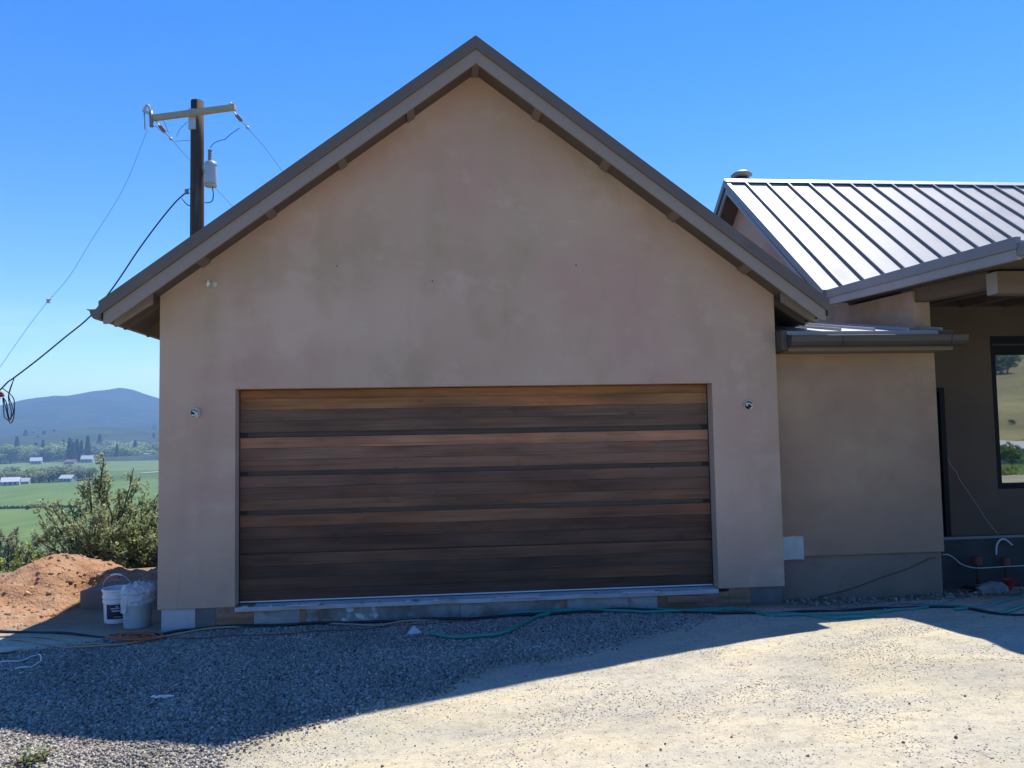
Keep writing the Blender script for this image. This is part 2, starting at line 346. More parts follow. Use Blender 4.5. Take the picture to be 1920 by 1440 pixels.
bx0, bx1 = min(p[0] for p in gpoly), max(p[0] for p in gpoly); by0, by1 = min(p[1] for p in gpoly), max(p[1] for p in gpoly)
bx0 = max(bx0, -3.0); by0 = max(by0, -4.1)
n = 205000; x = rng.uniform(bx0, bx1, n); y = rng.uniform(by0, by1, n)
ed = edge_d(x, y); nn = np.array([noise.noise((a*1.3, b*1.3, 9)) for a, b in zip(x, y)])
keep = rng.random(n) < sstep(-.22, .16, ed+nn*.25)
x, y = x[keep], y[keep]; print('gravel', len(x))
sh = rng.normal(1, .32, (len(x), 1))*(1+.22*np.array([noise.noise((a*1.7, b*1.7, 30)) for a, b in zip(x, y)]))[:, None];
gc = np.clip(np.array([.335, .30, .25])*sh+rng.normal(0, .012, (len(x), 3)), .07, .62)
o = stones('gravel', x, y, .0118, STONE, colr=gc); o['label'] = 'loose grey crushed gravel spread before the garage door'
n = 22000; x = rng.uniform(-1.5, 9.2, n); y = rng.uniform(-4.2, -.05, n); ed = edge_d(x, y)
keep = (ed < .1) & (rng.random(n) < .75); x, y = x[keep], y[keep]
sh = rng.normal(1, .22, (len(x), 1)); pc = np.clip(np.where(rng.random((len(x), 1)) < .22, np.array([[.34, .32, .29]]), np.array([[.54, .48, .39]]))*sh, .05, .75)
o = stones('pebbles', x, y, np.where(rng.random(len(x)) < .05, .0085, .0042)*(.6+.8*rng.random(len(x))), STONE, colr=pc, sink=.5, flat=.45); o['label'] = 'small pebbles scattered over the pale driveway dirt'
n = 150000; x = rng.uniform(-1.0, 9.4, n); y = rng.uniform(-4.2, -.3, n); ed = edge_d(x, y)
nn = np.array([noise.fractal((a*.9, b*1.5, 21), 1, 2, 4) for a, b in zip(x, y)])
keep = (ed < .12) & (rng.random(n) < np.clip(.10+.75*sstep(-.15, .45, nn)+.5*sstep(-.9, 0, ed), 0, 1)); x, y = x[keep], y[keep]
sh = rng.normal(1, .2, (len(x), 1)); pc = np.clip(np.where(rng.random((len(x), 1)) < .5, np.array([[.41, .38, .335]]), np.array([[.50, .45, .38]]))*sh, .06, .75)
o = stones('fine_gravel', x, y, .0036+.0052*rng.random(len(x))**3, STONE, colr=pc, sink=.45, flat=.5); o['label'] = 'fine grey gravel lying in patches over the driveway dirt'
n = 110; x = rng.uniform(.2, 9, n); y = rng.uniform(-4, -1.2, n); ed = edge_d(x, y); keep = ed < 0; x, y = x[keep], y[keep]
pc = np.clip(np.array([[.2, .165, .13]])*rng.normal(1, .3, (len(x), 1)), .05, .4)
o = stones('dark_chips', x, y, .0065*(.5+rng.random(len(x))**2*1.6), STONE, colr=pc, sink=.2); o['label'] = 'dark stone chips dotted over the sunlit driveway'

# ------------------------------------------------------------------ garage
W, XM = 6.328, 3.164
APEX, SL = 5.43, .742           # wall top line
RZ, RS = 5.636, .748            # barge top line at the ridge
garage = thing('garage', 'tan plastered garage with steep gable and wide wooden sectional door', 'garage', (XM, 0, 0))
def G(mb, name, material, **k):
    o = mb.build(name, material, None, **k); o.parent = garage; o.matrix_parent_inverse = Matrix.Translation((-XM, 0, 0)); return o
OX0, OX1, OZ = .7344, 5.6144, 2.14
T = .2
def wz(x): return APEX-SL*abs(x-XM)+.06
mb = MB()
F0 = [(0,0),(OX0,0),(OX0,OZ),(OX1,OZ),(OX1,0),(W,0),(W,wz(W)),(XM,wz(XM)),(0,wz(0))]
n = len(F0); fr = [(a, 0, b) for a, b in F0]; bk = [(a, T, b) for a, b in F0]
mb.add(fr+bk, [(0,1,2,8),(8,2,3,7),(7,3,6),(3,4,5,6), (8+n,2+n,1+n,0+n),(7+n,3+n,2+n,8+n),(6+n,3+n,7+n),(6+n,5+n,4+n,3+n),
    (0,8,8+n,n),(5,5+n,6+n,6),(1,1+n,2+n,2),(2,2+n,3+n,3),(3,3+n,4+n,4),(0,n,1+n,1),(4,4+n,5+n,5),(6,6+n,7+n,7),(7,7+n,8+n,8)])
G(mb, 'wall', STUCCO, bevel=.008)['label'] = 'mottled tan plaster gable front of the garage'
for xa in (0.0, W-T):
    G(MB().box((xa, T+.002, 0), (xa+T, 7.0, 3.13)), 'side_wall', STUCCO)
G(MB().prism([(T,7,0),(W-T,7,0),(W-T,7,3.1),(XM,7,5.4),(T,7,3.1)], (0,-.2,0)), 'back_wall', STUCCO)
# foundation pieces under the plaster, each its own look
segs = [(302,364,CONCL),(366,402,CONCD),(404,474,FORM),(476,561,CONC),(562,572,FORM),(573,640,CONC),(641,712,SPLC),(713,862,CONC),(864,1050,CONC),(1051,1064,FORM),(1065,1234,CONC),(1236,1368,FORM),(1370,1409,FORM),(1411,1469,CONCD)]
for a, b, mm in segs:
    xa, xb = onY(a-.9, 1150, 0).x, onY(b+.8, 1150, 0).x; yo = random.uniform(-.006, .012)+(-.012 if mm is FORM else 0)+.02
    G(MB().box((xa, yo, -.42), (xb, .17, -.035 if OX0-.05 < xa < OX1-.1 else -.001)), 'form_board' if mm is FORM else 'foundation_block', mm, bevel=.004)
G(MB().box((.03, .045, -.45), (W-.03, .19, -.045)), 'footing', CONCD)
xa, xb = onY(985, 1120, 0).x, onY(1045, 1120, 0).x
G(MB().beam((onY(1250,1128,0).x, -.012, -.085), (onY(1310,1128,0).x, -.014, -.09), .03, .07), 'form_cleat', FORM, bevel=.003)
# threshold
mb = MB(); ed = []
for k in range(25):
    xx = OX0+.001+(OX1-OX0-.002)*k/24; ed.append((xx, -.022+.014*noise.noise((xx*3, 1, 0))+(.02 if k % 7 == 3 else 0), -.002))
mb.prism(ed+[(OX1-.001, .2, -.002), (OX0+.001, .2, -.002)], (0, 0, -.04))
G(mb, 'threshold', CONCL, bevel=.003)
for a, b in ((540, 598), (1165, 1235), (950, 1010)):
    p0, p1 = onY(a, 1130, 0).x, onY(b, 1130, 0).x
    G(MB().prism([(p0, -.05, .002), (p1, -.06, .0), (p1+.02, .03, .004), (p0+.03, .02, .004)], (0, 0, .006)), 'mortar_scrap', SPLASH)

for k in range(26):
    xx = random.uniform(OX0, OX1); w_ = random.uniform(.02, .09); G(MB().prism([(xx, -.045, -.001), (xx+w_, -.05+random.uniform(-.01, .02), -.001), (xx+w_*.8, .02, .001), (xx+w_*.1, .03, .001)], (0, 0, random.uniform(.004, .012))), 'mortar_crumb', random.choice([SPLASH, CONC, CONCL]))
# garage door
DY = .155
door = G(MB().box((OX0+.004, DY+.031, .012), (OX1-.004, DY+.06, OZ-.004)), 'garage_door', mat('door_core', (.05, .035, .025), .8)); door['label'] = 'wide sectional door of horizontal stained cedar planks'
def zpx(v): return onY(455, 690+v/2.823, DY).z
secs = [([112,165,225,283,343]), ([371,428,490,550]), ([574,635,700,757]), ([781,845,910,980]), ([988,1050,1115,1180,1238])]
pc = [(.23,.135,.062),(.235,.145,.075),(.125,.095,.075),(.135,.105,.085), (.33,.205,.14),(.20,.145,.115),(.185,.13,.10),
      (.15,.108,.09),(.14,.10,.082),(.18,.125,.092), (.215,.135,.09),(.125,.088,.07),(.115,.082,.068), (.15,.105,.082),(.105,.083,.072),(.125,.088,.07),(.095,.07,.06)]
pi = 0; JST = mat('joint_strip', (.085, .058, .042), .7, var=[(5, (.05, .035, .028), .4, .7, (.4, 1, 3))])
xl, xr = OX0+.012, OX1-.012
for si, s in enumerate(secs):
    zs = [zpx(v) for v in s]; zs[0] = min(zs[0], OZ-.006)
    for a, b in zip(zs, zs[1:]):
        lz = (a-b-.0016); me = MB().box((xl, -.012, 0), (xr, .03, lz))
        o = me.build('plank', CEDAR, door, bevel=.0018, loc=(0, DY+random.uniform(-.0025, .0025), b+.0008)); o.color = (pc[pi][0]*(1.5-.026*pi), pc[pi][1]*(1.16-.022*pi), pc[pi][2]*(.95-.02*pi), 1); pi += 1
        o.matrix_parent_inverse = Matrix.Translation((-XM, 0, 0)) if False else Matrix.Identity(4)
    if si < 4:
        zt, zb = zs[-1], zpx(secs[si+1][0])
        MB().box((xl, DY+.012, zb), (xr, DY+.03, zt)).build('joint_strip', JST, door)
        for xa, xb in ((xl-.004, xl+.065), (xr-.065, xr+.004)):
            MB().box((xa, DY-.002, min(zb, zt-.03)-.004), (xb, DY+.014, zt+.002)).build('end_cap', BLACK, door)
MB().box((xl, DY-.018, .012), (xr, DY+.02, .024)).build('bottom_seal', ALU, door, bevel=.002)
for xa, xb in ((OX0+.0005, OX0+.011), (OX1-.011, OX1-.0005)): MB().box((xa, DY-.01, .0), (xb, DY+.05, OZ)).build('side_seal', BLACK, door)

# garage roof
EO = .405; Y0 = -.35; YB = 7.25
def topz(x): return RZ-RS*abs(x-XM)
roof = G(MB().prism([(XM, Y0+.03, RZ-.17), (XM, Y0+.03, RZ-.012), (-EO, Y0+.03, topz(-EO)-.012), (-EO, Y0+.03, topz(-EO)-.17)], (0, YB-Y0, 0))
         .prism([(XM, Y0+.03, RZ-.17), (XM, Y0+.03, RZ-.012), (W+EO, Y0+.03, topz(W+EO)-.012), (W+EO, Y0+.03, topz(W+EO)-.17)], (0, YB-Y0, 0)), 'roof', SOFFIT)
for sgn in (-1, 1):
    e = XM+sgn*(XM+EO+.02); zt = topz(e)
    G(MB().prism([(XM, Y0-.02, RZ+.004), (e, Y0-.02, zt+.004), (e, Y0-.02, zt-.012), (XM, Y0-.02, RZ-.0115)], (0, YB-Y0+.05, 0)), 'roof_sheet', DRIP)
    G(MB().prism([(XM, Y0, RZ-.10), (e-sgn*.035, Y0, topz(e-sgn*.035)-.10), (e-sgn*.035, Y0, topz(e-sgn*.035)-.225), (e-sgn*.09, Y0, topz(e-sgn*.09)-.262), (XM, Y0, RZ-.262)], (0, .03, 0)), 'barge_board', BARGE, bevel=.003)
    G(MB().prism([(XM, Y0-.026, RZ+.012), (e, Y0-.026, zt+.012), (e, Y0-.026, zt-.122), (XM, Y0-.026, RZ-.122)], (0, .024, 0)), 'drip_edge', DRIP, bevel=.003)
    # soffit under the gable overhang: boards proud of the deck
    G(MB().prism([(XM, Y0+.032, wz(XM)-.07), (XM+sgn*(XM-.001), Y0+.032, wz(W)-.07), (XM+sgn*(XM-.001), Y0+.032, wz(W)-.03), (XM, Y0+.032, wz(XM)-.03)], (0, -Y0-.035, 0)), 'soffit', SOFFIT)
    for k in range(13):
        yy = -.17 if k == 0 else .05+.6*(k-1); x0, x1 = XM+sgn*(XM-.02 if k else XM+.02), e-sgn*.06
        z0, z1 = topz(x0)-.17, topz(x1)-.17
        G(MB().prism([(x0, yy, z0+.01), (x1, yy, z1+.01), (x1, yy, z1-.075), (x0, yy, z0-.105)], (0, .06, 0)), 'rafter_tail', BARGE if k == 0 else SOFFIT, bevel=.003)
    # gutter
    gx0 = e-sgn*.02; zb = zt-.155
    prof = [(gx0, zt-.06), (gx0, zb), (gx0+sgn*.06, zb), (gx0+sgn*.085, zb+.025), (gx0+sgn*.10, zb+.075), (gx0+sgn*.125, zb+.088), (gx0+sgn*.12, zb+.097)]
    mb = MB(); k = len(prof)
    mb.add([(a, Y0-.02, b) for a, b in prof]+[(a, YB, b) for a, b in prof], [(i, i+1, i+1+k, i+k) for i in range(k-1)])
    gt = G(mb, 'gutter', DRIP); so = gt.modifiers.new('solid', 'SOLIDIFY'); so.thickness = .004
    cp = MB().prism([(a, Y0-.024, b) for a, b in prof[:-1]], (0, .004, 0)).build('end_cap', DRIP, gt)
# ridge beam end and outlookers between soffit and barge
for a in (890, 770, 1008, 640, 1135, 505, 1262, 378, 1392):
    xx = onY(a, 250, -.2).x if a != 890 else XM; h = .03 if a != 890 else .04
    zc = wz(xx)-.07
    sl = -SL if xx > XM else SL
    d = .036
    if a == 890: poly = [(xx-d, Y0+.034, zc-h), (xx+d, Y0+.034, zc-h), (xx+d, Y0+.034, zc+.02), (xx-d, Y0+.034, zc+.02)]
    else: poly = [(xx-d, Y0+.034, zc-h*.75-sl*d), (xx+d, Y0+.034, zc-h*.75+sl*d), (xx+d, Y0+.034, zc+.02+sl*d), (xx-d, Y0+.034, zc+.02-sl*d)]
    G(MB().prism(poly, (0, -Y0-.036, 0)), 'outlooker', mat('outlooker_paint', (.18, .135, .105), .7), bevel=.003)
# open electrical boxes and the conduit stub on the gable
BOXM = mat('galvanised_box', (.55, .52, .47), .5, .4); WIREW = mat('wire_white', (.75, .73, .68), .5); DARKIN = mat('box_inside', (.05, .04, .035), .9)
for px_, py_, dark in ((367, 775, 0), (1402, 760, 1)):
    c = onY(px_, py_, 0); mb = MB(); R_ = .05
    mb.lathe([(R_, 0), (R_, .03), (R_-.006, .03), (R_-.006, -.0)], n=20)
    o = mb.build('junction_box', BOXM, garage, smooth=False); o.rotation_euler = (math.pi/2, 0, 0); o.location = (c.x-XM, .004, c.z)
    o2 = MB().lathe([(0.0001, .006), (R_-.006, .006)], n=20).build('box_back', DARKIN if dark else BOXM, o)
    MB().tube(smooth_path([(-.02, .01, .008), (-.01, .02, .05), (.02, .0, .06), (.025, -.025, .045), (.01, -.03, .03)]), .007, 6).build('wire_pigtail', WIREW, o, smooth=True)
    MB().tube(smooth_path([(.02, .02, .008), (.03, -.005, .05), (-.005, -.02, .055), (-.03, -.01, .03)]), .006, 6).build('wire_pigtail', BLACK if dark else WIREW, o, smooth=True)
    MB().box((-.032, -.012, .02), (-.008, .03, .04)).build('wire_nut', BOXM if dark else DARKIN, o, bevel=.004)
c = onY(400, 533, 0)
o = MB().tube([(c.x-XM-.02, -.0, c.z), (c.x-XM-.03, -.06, c.z)], .009, 8).tube([(c.x-XM-.037, -.06, c.z-.032), (c.x-XM-.033, -.06, c.z+.032)], .012, 8).build('conduit_stub', WIREW, garage, smooth=True)
o = MB().lathe([(.001, .006), (.024, .006), (.026, 0)], n=14).build('conduit_flange', BOXM, garage); o.rotation_euler = (math.pi/2, 0, 0); o.location = (c.x-XM+.015, .002, c.z)
for a, b in ((632, 499), (1080, 497), (811, 527)):
    c = onY(a, b, 0); o = MB().lathe([(.001, .003), (.008, .003), (.008, 0)], n=8).build('nail_hole', DARKIN, garage); o.rotation_euler = (math.pi/2, 0, 0); o.location = (c.x-XM, -.0, c.z)

# ------------------------------------------------------------------ house beside the garage
house = thing('house', 'low house with pale standing seam metal roof adjoining the garage', 'house', (8.2, 0, 0))
HI = Matrix.Translation((-8.2, 0, 0))
def H(mb, name, material, **k):
    o = mb.build(name, material, None, **k); o.parent = house; o.matrix_parent_inverse = HI; return o
XR, RY, RZH = 7.75, 4.89, 5.937; BY, BZ = 1.64, 3.40; FY, FZ = -1.68, 3.262; XE = 17.0
hs_ = (RZH-BZ)/(RY-BY)
# link wall next to the garage, stepping in over its plinth
H(MB().box((W+.002, .25, .258), (8.285, .45, 2.60)), 'link_wall', STUCCO2, bevel=.006)['label'] = 'brown plaster wall between garage and house'
H(MB().box((W+.002, .285, -.5), (8.27, .45, .257)), 'plinth', mat('stucco_plinth', (.24, .165, .12), .9, var=[(1.2, (.28, .2, .145), .4, .65, I3), (5, (.17, .13, .11), .55, .7, I3, 5, 'MIX', .6)], bump=[(60, .3, .003, I3)]), bevel=.006)
# wing wall with the gable above
mb = MB(); gy0, gy1 = .302, 8.1
mb.prism([(8.09, gy0, 2.58), (8.09, gy0, 3.17), (8.09, BY, 3.22), (8.09, RY, RZH-.13), (8.09, gy1, RZH-.13-hs_*(gy1-RY)), (8.09, gy1, .2), (8.09, .46, .2), (8.09, .46, 2.58)], (.2, 0, 0))
H(mb, 'gable_wall', STUCCO)['label'] = 'grey shaded plaster gable end under the metal roof'
# front wall with door and window openings
WX0, WX1, WZ0, WZ1 = 9.753, 11.6, .829, 2.771; DX0, DX1, DZ1 = 8.36, 9.085, 2.12
mb = MB(); yf, yb = 1.3, 1.5
for a, b in (((8.291, .262), (DX0, 3.3)), ((DX0, DZ1), (DX1, 3.3)), ((DX1, .262), (WX0, 3.3)), ((WX0, .262), (WX1, WZ0)), ((WX0, WZ1), (WX1, 3.3)), ((WX1, .262), (XE, 3.3))):
    mb.box((a[0], yf, a[1]), (b[0], yb, b[1]))
H(mb, 'front_wall', STUCCO_SHADED)
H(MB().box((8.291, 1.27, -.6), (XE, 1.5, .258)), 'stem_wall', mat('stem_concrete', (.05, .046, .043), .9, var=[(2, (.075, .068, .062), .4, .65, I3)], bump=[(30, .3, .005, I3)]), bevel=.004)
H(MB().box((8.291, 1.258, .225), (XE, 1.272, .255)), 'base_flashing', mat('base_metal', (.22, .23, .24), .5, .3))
H(MB().box((8.29, 8.0, 0), (XE, 8.1, 3.3)), 'rear_wall', STUCCO_SHADED); H(MB().box((XE-.1, 1.5, 0), (XE, 8, 3.3)), 'end_wall', STUCCO_SHADED)
# side door
dr = H(MB().box((DX0+.05, 1.335, .27), (DX1-.06, 1.38, DZ1-.05)), 'side_door', DARKDOOR)
mb = MB().box((DX0, 1.29, .26), (DX0+.05, 1.42, DZ1)).box((DX1-.06, 1.282, .262), (DX1+.004, 1.42, DZ1)).box((DX0+.05, 1.29, DZ1-.05), (DX1-.06, 1.42, DZ1))
mb.build('door_frame', FRAMEB, dr)
MB().box((DX1-.1, 1.24, 1.22), (DX1-.02, 1.30, 1.30)).build('door_latch', FRAMEB, dr, bevel=.008)
# window
wi = H(MB().box((WX0, 1.318, WZ0), (WX0+.075, 1.42, WZ1)).box((WX0+.075, 1.318, WZ1-.24), (WX1, 1.42, WZ1)).box((WX0+.075, 1.318, WZ0), (WX1, 1.42, WZ0+.068)).box((WX1-.07, 1.318, WZ0+.068), (WX1, 1.42, WZ1-.24)), 'window', FRAMEB)
wi['label'] = 'black framed window mirroring a grassy hillside'
MB().box((WX0+.076, 1.36, WZ0+.069), (WX1-.071, 1.372, WZ1-.241)).build('pane', GLASS, wi)
MB().box((WX0+.03, 1.305, WZ1-.12), (WX1, 1.318, WZ1-.1)).build('head_rail', mat('frame_grey', (.03, .03, .035), .4), wi)
# steep roof
mb = MB().prism([(XR, RY, RZH), (XR, BY, BZ), (XR, BY, BZ-.14), (XR, RY, RZH-.14)], (XE-XR, 0, 0))
hr = H(mb, 'roof', ROOFM); hr['label'] = 'silvery standing seam metal roof slope'
ey = 8.3; ez = RZH-hs_*(ey-RY)
MB().prism([(XR, RY, RZH), (XR, ey, ez), (XR, ey, ez-.14), (XR, RY, RZH-.141)], (XE-XR, 0, 0)).build('rear_slope', ROOFM, hr)
nrm = Vector((0, -math.sin(math.atan(hs_)), math.cos(math.atan(hs_))))
a0 = Vector((0, RY-.1, RZH-.1*hs_))+nrm*.002; b0 = Vector((0, BY+.0, BZ))+nrm*.002
sm = MB().prism([a0+Vector((-.012,0,0)), a0+Vector((.012,0,0)), a0+Vector((.012,0,0))+nrm*.04, a0+Vector((-.012,0,0))+nrm*.04], b0-a0)
sme = bpy.data.meshes.new('seam'); sme.from_pydata(sm.v, [], sm.f); sme.materials.append(ROOFD)
for k in range(24):
    o = link('seam', sme, hr); o.location = (8.06+.38*k, 0, 0)
# ridge cap and rake trim
H(MB().prism([(XR-.02, RY, RZH+.045), (XR-.02, RY-.13, RZH+.045-.13*hs_+.01), (XR-.02, RY-.13, RZH-.06), (XR-.02, RY, RZH+.02), (XR-.02, RY+.13, RZH-.06), (XR-.02, RY+.13, RZH+.055-.13*hs_)], (XE-XR, 0, 0)), 'ridge_cap', mat('ridge_metal', (.5, .5, .51), .4, .3))
H(MB().prism([(XR-.03, RY, RZH+.03), (XR-.03, BY-.02, BZ+.03), (XR-.03, BY-.02, BZ-.10), (XR-.03, RY, RZH-.10)], (.06, 0, 0)), 'rake_trim', TRIM)
H(MB().prism([(XR-.031, RY, RZH+.03), (XR-.031, ey, ez+.03), (XR-.031, ey, ez-.10), (XR-.031, RY, RZH-.10)], (.06, 0, 0)), 'rear_rake_trim', TRIM)
H(MB().prism([(XR, RY, RZH-.102), (XR, BY, BZ-.102), (XR, BY, BZ-.22), (XR, RY, RZH-.22)], (.035, 0, 0)), 'rake_board', TRIM2)
H(MB().prism([(XR, RY, RZH-.102), (XR, ey, ez-.102), (XR, ey, ez-.22), (XR, RY, RZH-.219)], (.034, 0, 0)), 'rear_rake_board', TRIM2)
H(MB().prism([(XR+.036, RY, RZH-.15), (XR+.036, ey, ez-.15), (XR+.036, ey, ez-.16), (XR+.036, RY, RZH-.16)], (.32, 0, 0)), 'rake_soffit', SOFFIT)
# roof vent with a cone cap
vc = Vector((8.19, 5.25, RZH-.25)); vent = H(MB().lathe([(.085, 0), (.085, .42)], vc, 16), 'roof_vent', DRIP, smooth=True)
MB().lathe([(.14, .33), (.165, .36), (.15, .40), (.1, .42)], vc-Vector((8.2, 0, 0)), 20).build('vent_collar', DRIP, vent, smooth=True).location = (0, 0, 0)
MB().lathe([(.10, .44), (.185, .47), (.19, .485), (.12, .545), (.0005, .565)], vc-Vector((8.2, 0, 0)), 20).build('vent_cap', TRIM, vent, smooth=True)
for o in vent.children: o.matrix_parent_inverse = Matrix.Translation((8.2, 0, 0))
# porch roof
def pz(y): return BZ+(y-BY)*(BZ-FZ)/(BY-FY)
H(MB().prism([(XR+.03, BY-.001, BZ-.02), (XR+.03, FY, FZ-.02), (XR+.03, FY, FZ-.14), (XR+.03, BY-.001, BZ-.14)], (XE-XR, 0, 0)), 'porch_roof', SOFFIT)
H(MB().prism([(XR, BY-.025, BZ+.02), (XR, FY-.03, FZ+.02), (XR, FY-.03, FZ-.085), (XR, BY-.025, BZ-.085)], (.05, 0, 0)), 'porch_drip_edge', TRIM, bevel=.003)
H(MB().prism([(XR+.02, BY-.03, BZ-.083), (XR+.02, FY-.005, FZ-.083), (XR+.02, FY-.005, FZ-.175), (XR+.02, BY-.03, BZ-.175)], (.05, 0, 0)), 'porch_rake_board', TRIM2, bevel=.003)
H(MB().box((XR+.06, FY-.02, FZ-.16), (XE, FY+.02, FZ-.01)), 'porch_fascia', TRIM2)
prof = [(FY-.022, FZ-.035), (FY-.022, FZ-.15), (FY-.08, FZ-.15), (FY-.115, FZ-.12), (FY-.13, FZ-.07), (FY-.155, FZ-.055), (FY-.15, FZ-.045)]
k = len(prof); mb = MB().add([(XR+.02, a, b) for a, b in prof]+[(XE, a, b) for a, b in prof], [(i, i+k, i+1+k, i+1) for i in range(k-1)])
pg = H(mb, 'porch_gutter', TRIM); so = pg.modifiers.new('solid', 'SOLIDIFY'); so.thickness = .004
MB().prism([(XR+.016-8.2+8.2, a, b) for a, b in prof[:-1]], (.004, 0, 0)).build('end_cap', TRIM, pg)
H(MB().box((8.1, -1.02, 2.905), (XE, -.87, 3.125)), 'header_beam', BEAM, bevel=.004)
H(MB().box((8.094, -1.015, 2.91), (8.0995, -.875, 3.12)), 'beam_end_skylit_face', BEAMEND)
H(MB().prism([(8.12, .55, 3.05), (8.12, -.868, 2.995), (8.12, -.868, pz(-.868)-.142), (8.12, .55, pz(.55)-.142)], (.14, 0, 0)), 'side_beam', BEAM, bevel=.004)
for k in range(14):
    xx = 8.75+.6*k; H(MB().prism([(xx, 1.29, pz(1.29)-.141), (xx, -1.5, pz(-1.5)-.141), (xx, -1.5, pz(-1.5)-.23), (xx, 1.29, pz(1.29)-.25)], (.05, 0, 0)), 'porch_rafter', BEAM)
H(MB().box((8.3, 1.262, 3.15), (XE, 1.299, 3.25)), 'porch_shade_strip', mat('porch_shade_dark', (.04, .03, .025), .8))  # dark strip painting the deep porch shade along the wall top
p = H(MB().box((13.0, -1.01, gz(13, -.95)-.2), (13.15, -.88, 2.904)), 'porch_post', BEAM, bevel=.004)
# low roof of the link with gutter
LS = .175; ly0, lz0 = -.12, 2.668
lr = H(MB().prism([(W+.06, ly0, lz0), (W+.06, 1.9, lz0+LS*(1.9-ly0)), (W+.06, 1.9, lz0+LS*(1.9-ly0)-.06), (W+.06, ly0, lz0-.06)], (8.088-W-.06, 0, 0)), 'link_roof', ROOFM)
for k in range(5):
    xx = 6.62+.38*k; MB().prism([(xx, ly0+.03, lz0+.004), (xx+.02, ly0+.03, lz0+.004), (xx+.02, ly0+.03, lz0+.035), (xx, ly0+.03, lz0+.035)], (0, 1.95, LS*1.95)).build('seam', ROOFM, lr)
H(MB().box((8.088, -.06, 2.585), (8.30, .30, 2.685)), 'corner_flashing', DRIP, bevel=.004)
H(MB().box((6.42, -.10, 2.46), (8.26, .249, 2.58)), 'link_fascia', mat('link_fascia_wood', (.20, .15, .10), .7))
prof = [(a-.16, b-.019) for a, b in [(.055, 2.655), (.055, 2.535), (.03, 2.515), (-.02, 2.512), (-.06, 2.53), (-.085, 2.565), (-.092, 2.61), (-.10, 2.628), (-.085, 2.632)]]
k = len(prof); mb = MB().add([(6.40, a, b) for a, b in prof]+[(8.33, a, b) for a, b in prof], [(i, i+k, i+1+k, i+1) for i in range(k-1)])
lg = H(mb, 'link_gutter', GUT); so = lg.modifiers.new('solid', 'SOLIDIFY'); so.thickness = .004
for xa in (6.396, 8.33): MB().prism([(xa, a, b) for a, b in prof[:-1]], (.004, 0, 0)).build('end_cap', GUT, lg)
for xa in (6.95, 8.15): MB().prism([(xa, a*1.03-.001, b-.003) for a, b in prof[1:-1]]+[(xa, -.11, 2.61)], (.02, 0, 0)).build('gutter_hanger', GUT, lg)
for o in lg.children: o.matrix_parent_inverse = Matrix.Identity(4)
H(MB().box((6.335, -.14, 2.475), (6.395, .249, 2.68)), 'gutter_leader_box', GUT, bevel=.006)
# sheet taped over an opening at the foot of the link wall
q = [onY(a, b, .235) for a, b in ((1468,1007),(1490,1005),(1506,1006),(1508,1049),(1490,1049),(1469,1050))]
SHEET = mat('pale_plastic_sheet', (.42, .45, .42), .45, var=[(6, (.52, .55, .52), .4, .7, I3)])
mb = MB(); mb.prism([(p.x, .235+(.01 if i in (1, 4) else 0), p.z) for i, p in enumerate(q)], (0, .003, 0))
o = mb.build('plastic_sheet', SHEET); tag(o, 'pale plastic sheet taped low on the brown wall beside the garage corner', 'sheet')

# ------------------------------------------------------------------ hoses, cords, wires on the ground
def ground_line(name, px, r, material, label, cat, lift=0.0, n=7, per=6):
    pts = []
    for q in px:
        p = gp(q[0], q[1]); pts.append((p.x, min(p.y, -.03-r) if p.x > 0 and p.x < W else p.y, 0))
    sp = smooth_path(pts, per); P = [Vector((p.x, p.y, gz(p.x, p.y)+r*.75+.022*float(sstep(-.1, .1, edge_d(np.array([p.x]), np.array([p.y])))[0])+lift+.004*math.sin(i*.7))) for i, p in enumerate(sp)]
    o = MB().tube(P, r, n).build(name, material, None, smooth=True); return tag(o, label, cat)
TEAL = mat('teal_hose', (.02, .23, .19), .4, var=[(8, (.035, .27, .22), .4, .7, I3)]); HOSEB = mat('black_hose', (.012, .012, .014), .45)
TAN = mat('tan_cord', (.38, .28, .18), .7); ORANGE = mat('orange_cord', (.42, .10, .035), .6); REDC = mat('red_cord', (.16, .03, .03), .6); WHITEC = mat('white_cord', (.62, .63, .65), .5)
ground_line('garden_hose', [(806,1197),(850,1203),(905,1202),(950,1192),(985,1175),(1010,1164),(1050,1156),(1100,1152),(1180,1153),(1250,1152),(1330,1146),(1370,1143),(1410,1147),(1440,1156),(1500,1157),(1560,1158),(1620,1156),(1680,1147),(1740,1140),(1790,1139),(1830,1145),(1880,1148),(1930,1134)], .016, TEAL, 'teal garden hose with its loose end curling onto the gravel', 'hose')
ground_line('garden_hose', [(935,1160),(1010,1153),(1080,1149),(1130,1145),(1190,1146),(1260,1146),(1320,1143),(1370,1144),(1420,1152),(1470,1153),(1540,1161),(1600,1161),(1640,1158)], .015, TEAL, 'teal garden hose lying tight along the foundation below the door', 'hose')
ground_line('garden_hose', [(1790,1145),(1840,1141),(1880,1129),(1930,1115)], .015, TEAL, 'short teal hose length rising past the red scraps', 'hose')
ground_line('black_hose', [(-40,1188),(60,1188),(140,1190),(220,1194),(290,1196),(340,1191),(420,1181),(520,1170),(640,1167),(760,1169),(860,1166),(960,1162),(1060,1158),(1130,1154)], .013, HOSEB, 'black hose running from the soil heap along the foundation', 'hose')
ground_line('black_hose', [(1130,1149),(1250,1150),(1400,1152),(1480,1150),(1560,1146),(1640,1141),(1700,1140),(1790,1141),(1850,1148),(1930,1152)], .013, HOSEB, 'black hose behind the teal hoses under the brown wall', 'hose')
